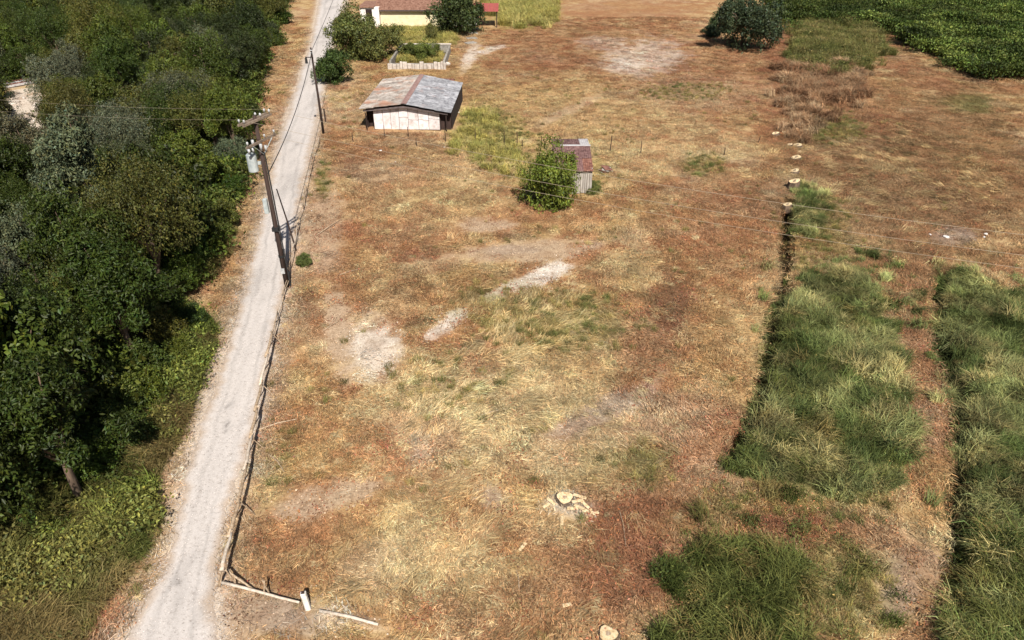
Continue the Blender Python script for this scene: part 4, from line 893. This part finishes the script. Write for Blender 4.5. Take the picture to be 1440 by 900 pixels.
MB().box(-.2, .2, -.24, .22, 4.1, 4.35).build('pole_band', M_black, up)
MB().tube([(0, 0, 2.2), (0, 0, 2.35)], .19, 10).build('pole_band', M_black, up)
up2 = empty('utility_pole', (P2.x, P2.y, 0), 0, 'plain slim utility pole near the white shed', 'utility pole')
MB().tube([(0, 0, -.3), (0, 0, 4), (-.05, 0, HP2)], [.14, .12, .09], 9).build('shaft', M_pole, up2, smooth=True)
MB().box(-.7, .1, -.16, -.1, HP2 - .95, HP2 - .87).build('bracket', M_pole, up2)
MB().tube([(-.65, -.13, HP2 - 1.5), (-.65, -.13, HP2 - .95)], [.14, .1], 8).build('street_light', M_black, up2)
for t_ in (.25, .5): MB().tube([(-.12, -.1, HP2 - t_), (.1, -.12, HP2 - t_)], .05, 6).build('insulator', M_porcelain, up2)
p = at(417, 352); th = MB().tube([(0, 0, -.2), (-.3, 0, 2.4), (-.62, 0, 4.75)], [.065, .055, .04], 7).build('prop_pole', M_pole); th.location = (p.x, p.y, 0); tag(th, 'thin leaning wooden pole behind the transformer pole', 'pole')
p = at(458, 172); th = MB().tube([(0, 0, -.2), (0, 0, 1.5)], .09, 7).build('stake', M_pole); th.location = (p.x, p.y, 0); tag(th, 'short dark stake at the foot of the slim utility pole', 'post')
def cable(name, a, b, sag, rad, m, label, group, n=24):
    a = Vector(a); b = Vector(b); pts = [a.lerp(b, i / n) - Vector((0, 0, sag * 4 * (i / n) * (1 - i / n))) for i in range(n + 1)]
    o = MB().tube(pts, rad, 5).build(name, m); return tag(o, label, 'wire', group)
E = Vector((P1.x, P1.y, 0)) + Vector((37.6, -13.2, 0)) * 1.9; Wv = Vector((P1.x, P1.y, 0)) - Vector((37.6, -13.2, 0)) * 1.6
for (z, off, L), t_ in (((arms[0]), -.45), ((arms[0]), .45), ((arms[2]), .12)):
    o_ = ad_ * (L * t_) + Vector((0, 0, z + .3)); base = Vector((P1.x, P1.y, 0))
    cable('power_wire', base + o_, E + o_, 2.0, .0085, M_alu, 'bare power wire strung across the field from the transformer pole', 'wires over the field')
    if t_ != .12: cable('power_wire', base + o_, Wv + o_, 1.5, .004, M_alu, 'bare power wire strung over the wood from the transformer pole', 'wires over the wood')
top2 = Vector((P2.x, P2.y, HP2 - .3)); t1 = Vector((P1.x, P1.y, HP1 - 3.6))
cable('lane_cable', t1 + Vector((.1, .16, 0)), top2 + Vector((.05, -.12, 0)), .8, .03, M_black, 'black cable between the two utility poles above the lane', None)
P3 = at(500, -45); cable('lane_cable', top2 + Vector((-.02, .1, 0)), (P3.x, P3.y, 8.2), 1.2, .028, M_black, 'black cable leaving the slim pole over the far lane', None)

# ------------------------------------------------------------------ fence along the lane
def rail(parent, a, b, r, m=M_bamboo, name='rail', wob_=.05):
    a = Vector(a); b = Vector(b); n = 4
    pts = [a.lerp(b, i / n) + Vector((gr.uniform(-wob_, wob_), gr.uniform(-wob_, wob_), gr.uniform(-wob_, wob_) * .5)) for i in range(n + 1)]
    return MB().tube(pts, [r * (1.1 - .35 * i / n) for i in range(n + 1)], 7).build(name, m, parent, smooth=True)
FL = [(321, 822), (331, 775), (342, 727), (351, 680), (359, 636), (366, 597), (372, 560), (380, 520), (386, 488), (393, 455), (400, 425), (408, 392), (415, 360), (421, 326), (427, 297), (432, 272), (437, 250), (441, 232), (446, 215), (450, 200)]
W_ = [at(*p) for p in FL]
fence = empty('rail_fence', (W_[0].x, W_[0].y, 0), 0, 'rough pole rail fence along the right edge of the gravel lane', 'fence')
off0 = Vector((W_[0].x, W_[0].y, 0))
for i, p in enumerate(W_):
    q = p - off0; hgt = 1.0 if i < 9 else .85
    if i < 9 or i % 2:
        rail(fence, q + Vector((-.35, -.1, -.15)), q + Vector((.06, .1, hgt + .12)), .035, name='post', wob_=.02)
        if i % 2 == 0: rail(fence, q + Vector((.5, .2, -.15)), q + Vector((-.05, -.05, hgt + .1)), .03, name='post', wob_=.02)
    if i < len(W_) - 1:
        q2 = W_[i + 1] - off0; h2 = 1.0 if i + 1 < 9 else .85
        if i < 8: rail(fence, q + Vector((0, -.15, hgt)), q2 + Vector((0, .2, h2)), .075, M_bamboo if i % 3 else M_palewood, wob_=.03)
        else: rail(fence, q + Vector((0, -.1, hgt * gr.uniform(.5, 1))), q2 + Vector((0, .1, h2 * gr.uniform(.5, 1))), .032, M_bamboo if i % 3 else M_palewood)
        if i % 2 == 0 and i > 7: rail(fence, q + Vector((gr.uniform(-.1, .1), 0, .4)), q2 + Vector((gr.uniform(-.1, .1), 0, .45)), .03)
G0, G1 = at(315, 826), at(428, 858)
gate = empty('rail_fence', (G0.x, G0.y, 0), 0, 'short bleached pole barrier from the lane corner to the white post', 'fence')
d_ = G1 - G0
rail(gate, (0, 0, .32), d_ * .97 + Vector((0, 0, .42)), .06, M_palewood, wob_=.03)
rail(gate, (.1, .25, .75), d_ * .45 + Vector((0, .15, .12)), .045)
for t_, dx_ in ((.02, -.35), (.08, .3), (.53, .2), (.56, -.2)):
    q = d_ * t_; rail(gate, q + Vector((dx_, .1, -.15)), q + Vector((0, .1, 1.0)), .035, name='post', wob_=.02)
pp = at(434, 857)
wp = empty('gate_post', (pp.x, pp.y, gz(pp.x, pp.y)), .15, 'leaning white concrete gate post with a dark top', 'post')
MB().box(-.1, .1, -.09, .09, -.2, .95, Matrix.Rotation(-.06, 4, 'Y')).build('shaft', M_whitepost, wp, .025)
MB().box(-.06, .06, -.06, .06, .952, .98, Matrix.Rotation(-.06, 4, 'Y')).build('cap', M_darkwood, wp)
for (a, b, r_) in (((466, 132), (490, 146), .06), ((478, 150), (505, 138), .04), ((470, 145), (500, 150), .04), ((485, 160), (512, 150), .03), ((360, 606), (418, 590), .05), ((378, 640), (400, 665), .035), ((440, 335), (480, 308), .04), ((446, 340), (452, 352), .03), ((476, 385), (512, 376), .03), ((455, 466), (478, 452), .03), ((660, 590), (720, 574), .035), ((870, 715), (880, 770), .02), ((730, 830), (725, 800), .02)):
    a, b = at(*a), at(*b); o = MB().tube([(0, 0, .05), (b - a) * .5 + Vector((.05, .05, .12)), (b - a) + Vector((0, 0, .06))], [r_, r_ * .8, r_ * .4], 6).build('dead_branch', M_bamboo)
    o.location = (a.x, a.y, gz(a.x, a.y)); tag(o, 'bare dead branch lying on the dry ground', 'branch', 'dead branches on the field')
a, b = at(450, 861), at(532, 880); o = MB().tube([(0, 0, .06), (b - a) * .5 + Vector((0, .04, .07)), (b - a) + Vector((0, 0, .05))], [.07, .065, .05], 7).build('fallen_rail', M_palewood, smooth=True)
o.location = (a.x, a.y, max(gz(a.x, a.y), -.02)); tag(o, 'bleached fallen pole lying beyond the white gate post', 'pole')
# thin stakes of the old fence line before the sheds
for (px, py, h_) in ((541, 192, 1.2), (575, 193, 1.1), (586, 205, .8), (627, 199, 1.4), (669, 198, 1.3), (709, 205, 1.6), (728, 206, 1.5), (735, 207, .7), (762, 206, 1.1), (901, 215, 1.3), (858, 212, 1.6), (1018, 218, .8), (497, 200, .9), (1066, 200, .7)):
    p = at(px, py); o = MB().tube([(0, 0, -.2), (gr.uniform(-.1, .1), gr.uniform(-.1, .1), h_)], [.05, .035], 6).build('fence_stake', M_pole); o.location = (p.x, p.y, gz(p.x, p.y))
    tag(o, 'thin dark wooden stake of the old fence line near the sheds', 'post', 'stakes of the old fence line')

# ------------------------------------------------------------------ stumps, chips, litter
def stump(px, py, rad, h_, label, group=None, tilt=(0, 0), seed=0):
    p = at(px, py); e = empty('tree_stump', (p.x, p.y, max(gz(p.x, p.y), -.12)), 0, label, 'stump', group); gg = random.Random(seed); n = 14
    rr = [rad * (1 + gg.uniform(-.1, .1) + .09 * math.sin(2 * math.pi * i / n * 3 + seed)) for i in range(n)]
    b = MB(); vs = []
    for z_, k_ in ((-.3, 1.5), (.04, 1.25), (h_, 1.0)): vs += [(rr[i] * k_ * math.cos(i * 2 * math.pi / n), rr[i] * k_ * math.sin(i * 2 * math.pi / n), z_ + (tilt[0] * rr[i] * math.cos(i * 2 * math.pi / n) if z_ == h_ else 0)) for i in range(n)]
    fs = [(l_ * n + i, l_ * n + (i + 1) % n, (l_ + 1) * n + (i + 1) % n, (l_ + 1) * n + i) for l_ in range(2) for i in range(n)]
    b.add(vs, fs).build('bark', M_bark, e)
    t_ = MB(); vs = [(v[0] * .97, v[1] * .97, v[2] + .003) for v in vs[-n:]]; inner = [(v[0] * .3, v[1] * .3, v[2] * 1 + .012) for v in vs]
    t_.add(vs + inner, [(i, (i + 1) % n, n + (i + 1) % n, n + i) for i in range(n)]).build('cut_face', M_cutwood, e)
    MB().add(inner, [tuple(range(n))]).build('heartwood', M_bamboo, e); return e
stump(794, 702, .36, .13, 'large fresh cut stump with wood chips in mid field', seed=1)
stump(855, 893, .33, .13, 'fresh cut stump amid reddish soil, alone without wood chips', seed=2)
for i, (px, py, rr_, hh_) in enumerate(((1121, 205, .45, .12), (1119, 224, .46, .15), (1117, 242, .4, .15), (1115, 265, .48, .7), (1107, 290, .34, .3), (1090, 190, .35, .2), (1110, 205, .28, .15))):
    stump(px, py, rr_, hh_, 'pale cut stump in the row along the ditch', 'stumps along the ditch', (.25, 0), 10 + i)
for i, (px, py, L_, an) in enumerate(((818, 716, .75, -.5), (824, 712, .7, -.9), (828, 720, .6, -.2), (812, 706, .55, .3), (775, 706, .5, -.8), (805, 716, .5, .1), (790, 734, .5, 1.5), (815, 700, .6, -.3), (768, 712, .4, .8), (735, 770, .5, 1.0), (838, 722, .35, .5), (797, 852, .35, .3), (1106, 299, .4, .4), (1125, 213, .5, .7), (1102, 186, .4, .2))):
    p = at(px, py); o = MB().box(-L_ / 2, L_ / 2, -.07, .07, 0, .06, Matrix.Rotation(an, 4, 'Z') @ Matrix.Rotation(.1, 4, 'Y')).build('wood_slab', M_cutwood, None, .015); o.location = (p.x, p.y, gz(p.x, p.y) + .03)
    tag(o, 'pale split wood slab lying near a stump', 'wood', 'wood slabs by the stumps')
for i, (px, py, s_) in enumerate(((241, 667, .16), (253, 642, .1), (240, 647, .1), (234, 664, .1), (362, 604, .14), (366, 597, .12), (372, 76, .3), (1330, 333, .6), (1386, 329, .5), (1308, 330, .3), (535, 213, .45), (366, 313, .2), (438, 296, .18), (1384, 333, .3), (556, 228, .2), (645, 158, .4), (440, 806, .1), (1055, 45, .3), (625, 208, .3), (1030, 62, .3))):
    p = at(px, py); o = link(bpy.data.objects.new('litter_scrap', rocks[i % 5].copy())); o.data.materials[0] = M_litter
    o.scale = (s_, s_ * 1.2, s_ * .5); o.location = (p.x, p.y, gz(p.x, p.y) + .1 * s_); o.rotation_euler = (0, 0, i * 1.3)
    tag(o, 'small whitish scrap lying on the bare ground', 'litter', 'whitish scraps on the ground')
# pale rubble clearing inside the wood: blocks and a rusty trough of steel profiles
p = at(16, 122)
tr = empty('steel_rack', (p.x, p.y, gz(p.x, p.y)), .9, 'stack of long steel profiles by the pale rubble clearing', 'scrap')
for j, m in enumerate((M_zinc, M_rust, M_zinc, M_rust)):
    MB().box(-2.6, 2.6, -.5 + j * .5, -.15 + j * .5, .1 + .06 * j, .3 + .06 * j).build('profile', m, tr)
for j in (-1.8, 1.8): MB().box(j - .1, j + .1, -.6, 1.5, -.15, .095).build('bearer', M_darkwood, tr)
for i in range(22):
    px, py, s_ = gr.uniform(2, 84), gr.uniform(135, 208), gr.uniform(.6, 1.6)
    if abs((py - 135) - (px * .8)) > 45: continue
    p = at(px, py); o = link(bpy.data.objects.new('rubble_block', rocks[i % 5])); o.scale = (s_ * 1.5, s_ * 1.2, s_ * .8); o.location = (p.x, p.y, gz(p.x, p.y) + .05); o.rotation_euler = (0, 0, i)
    tag(o, 'pale rubble block in the clearing inside the wood', 'rubble', 'rubble blocks in the clearing')
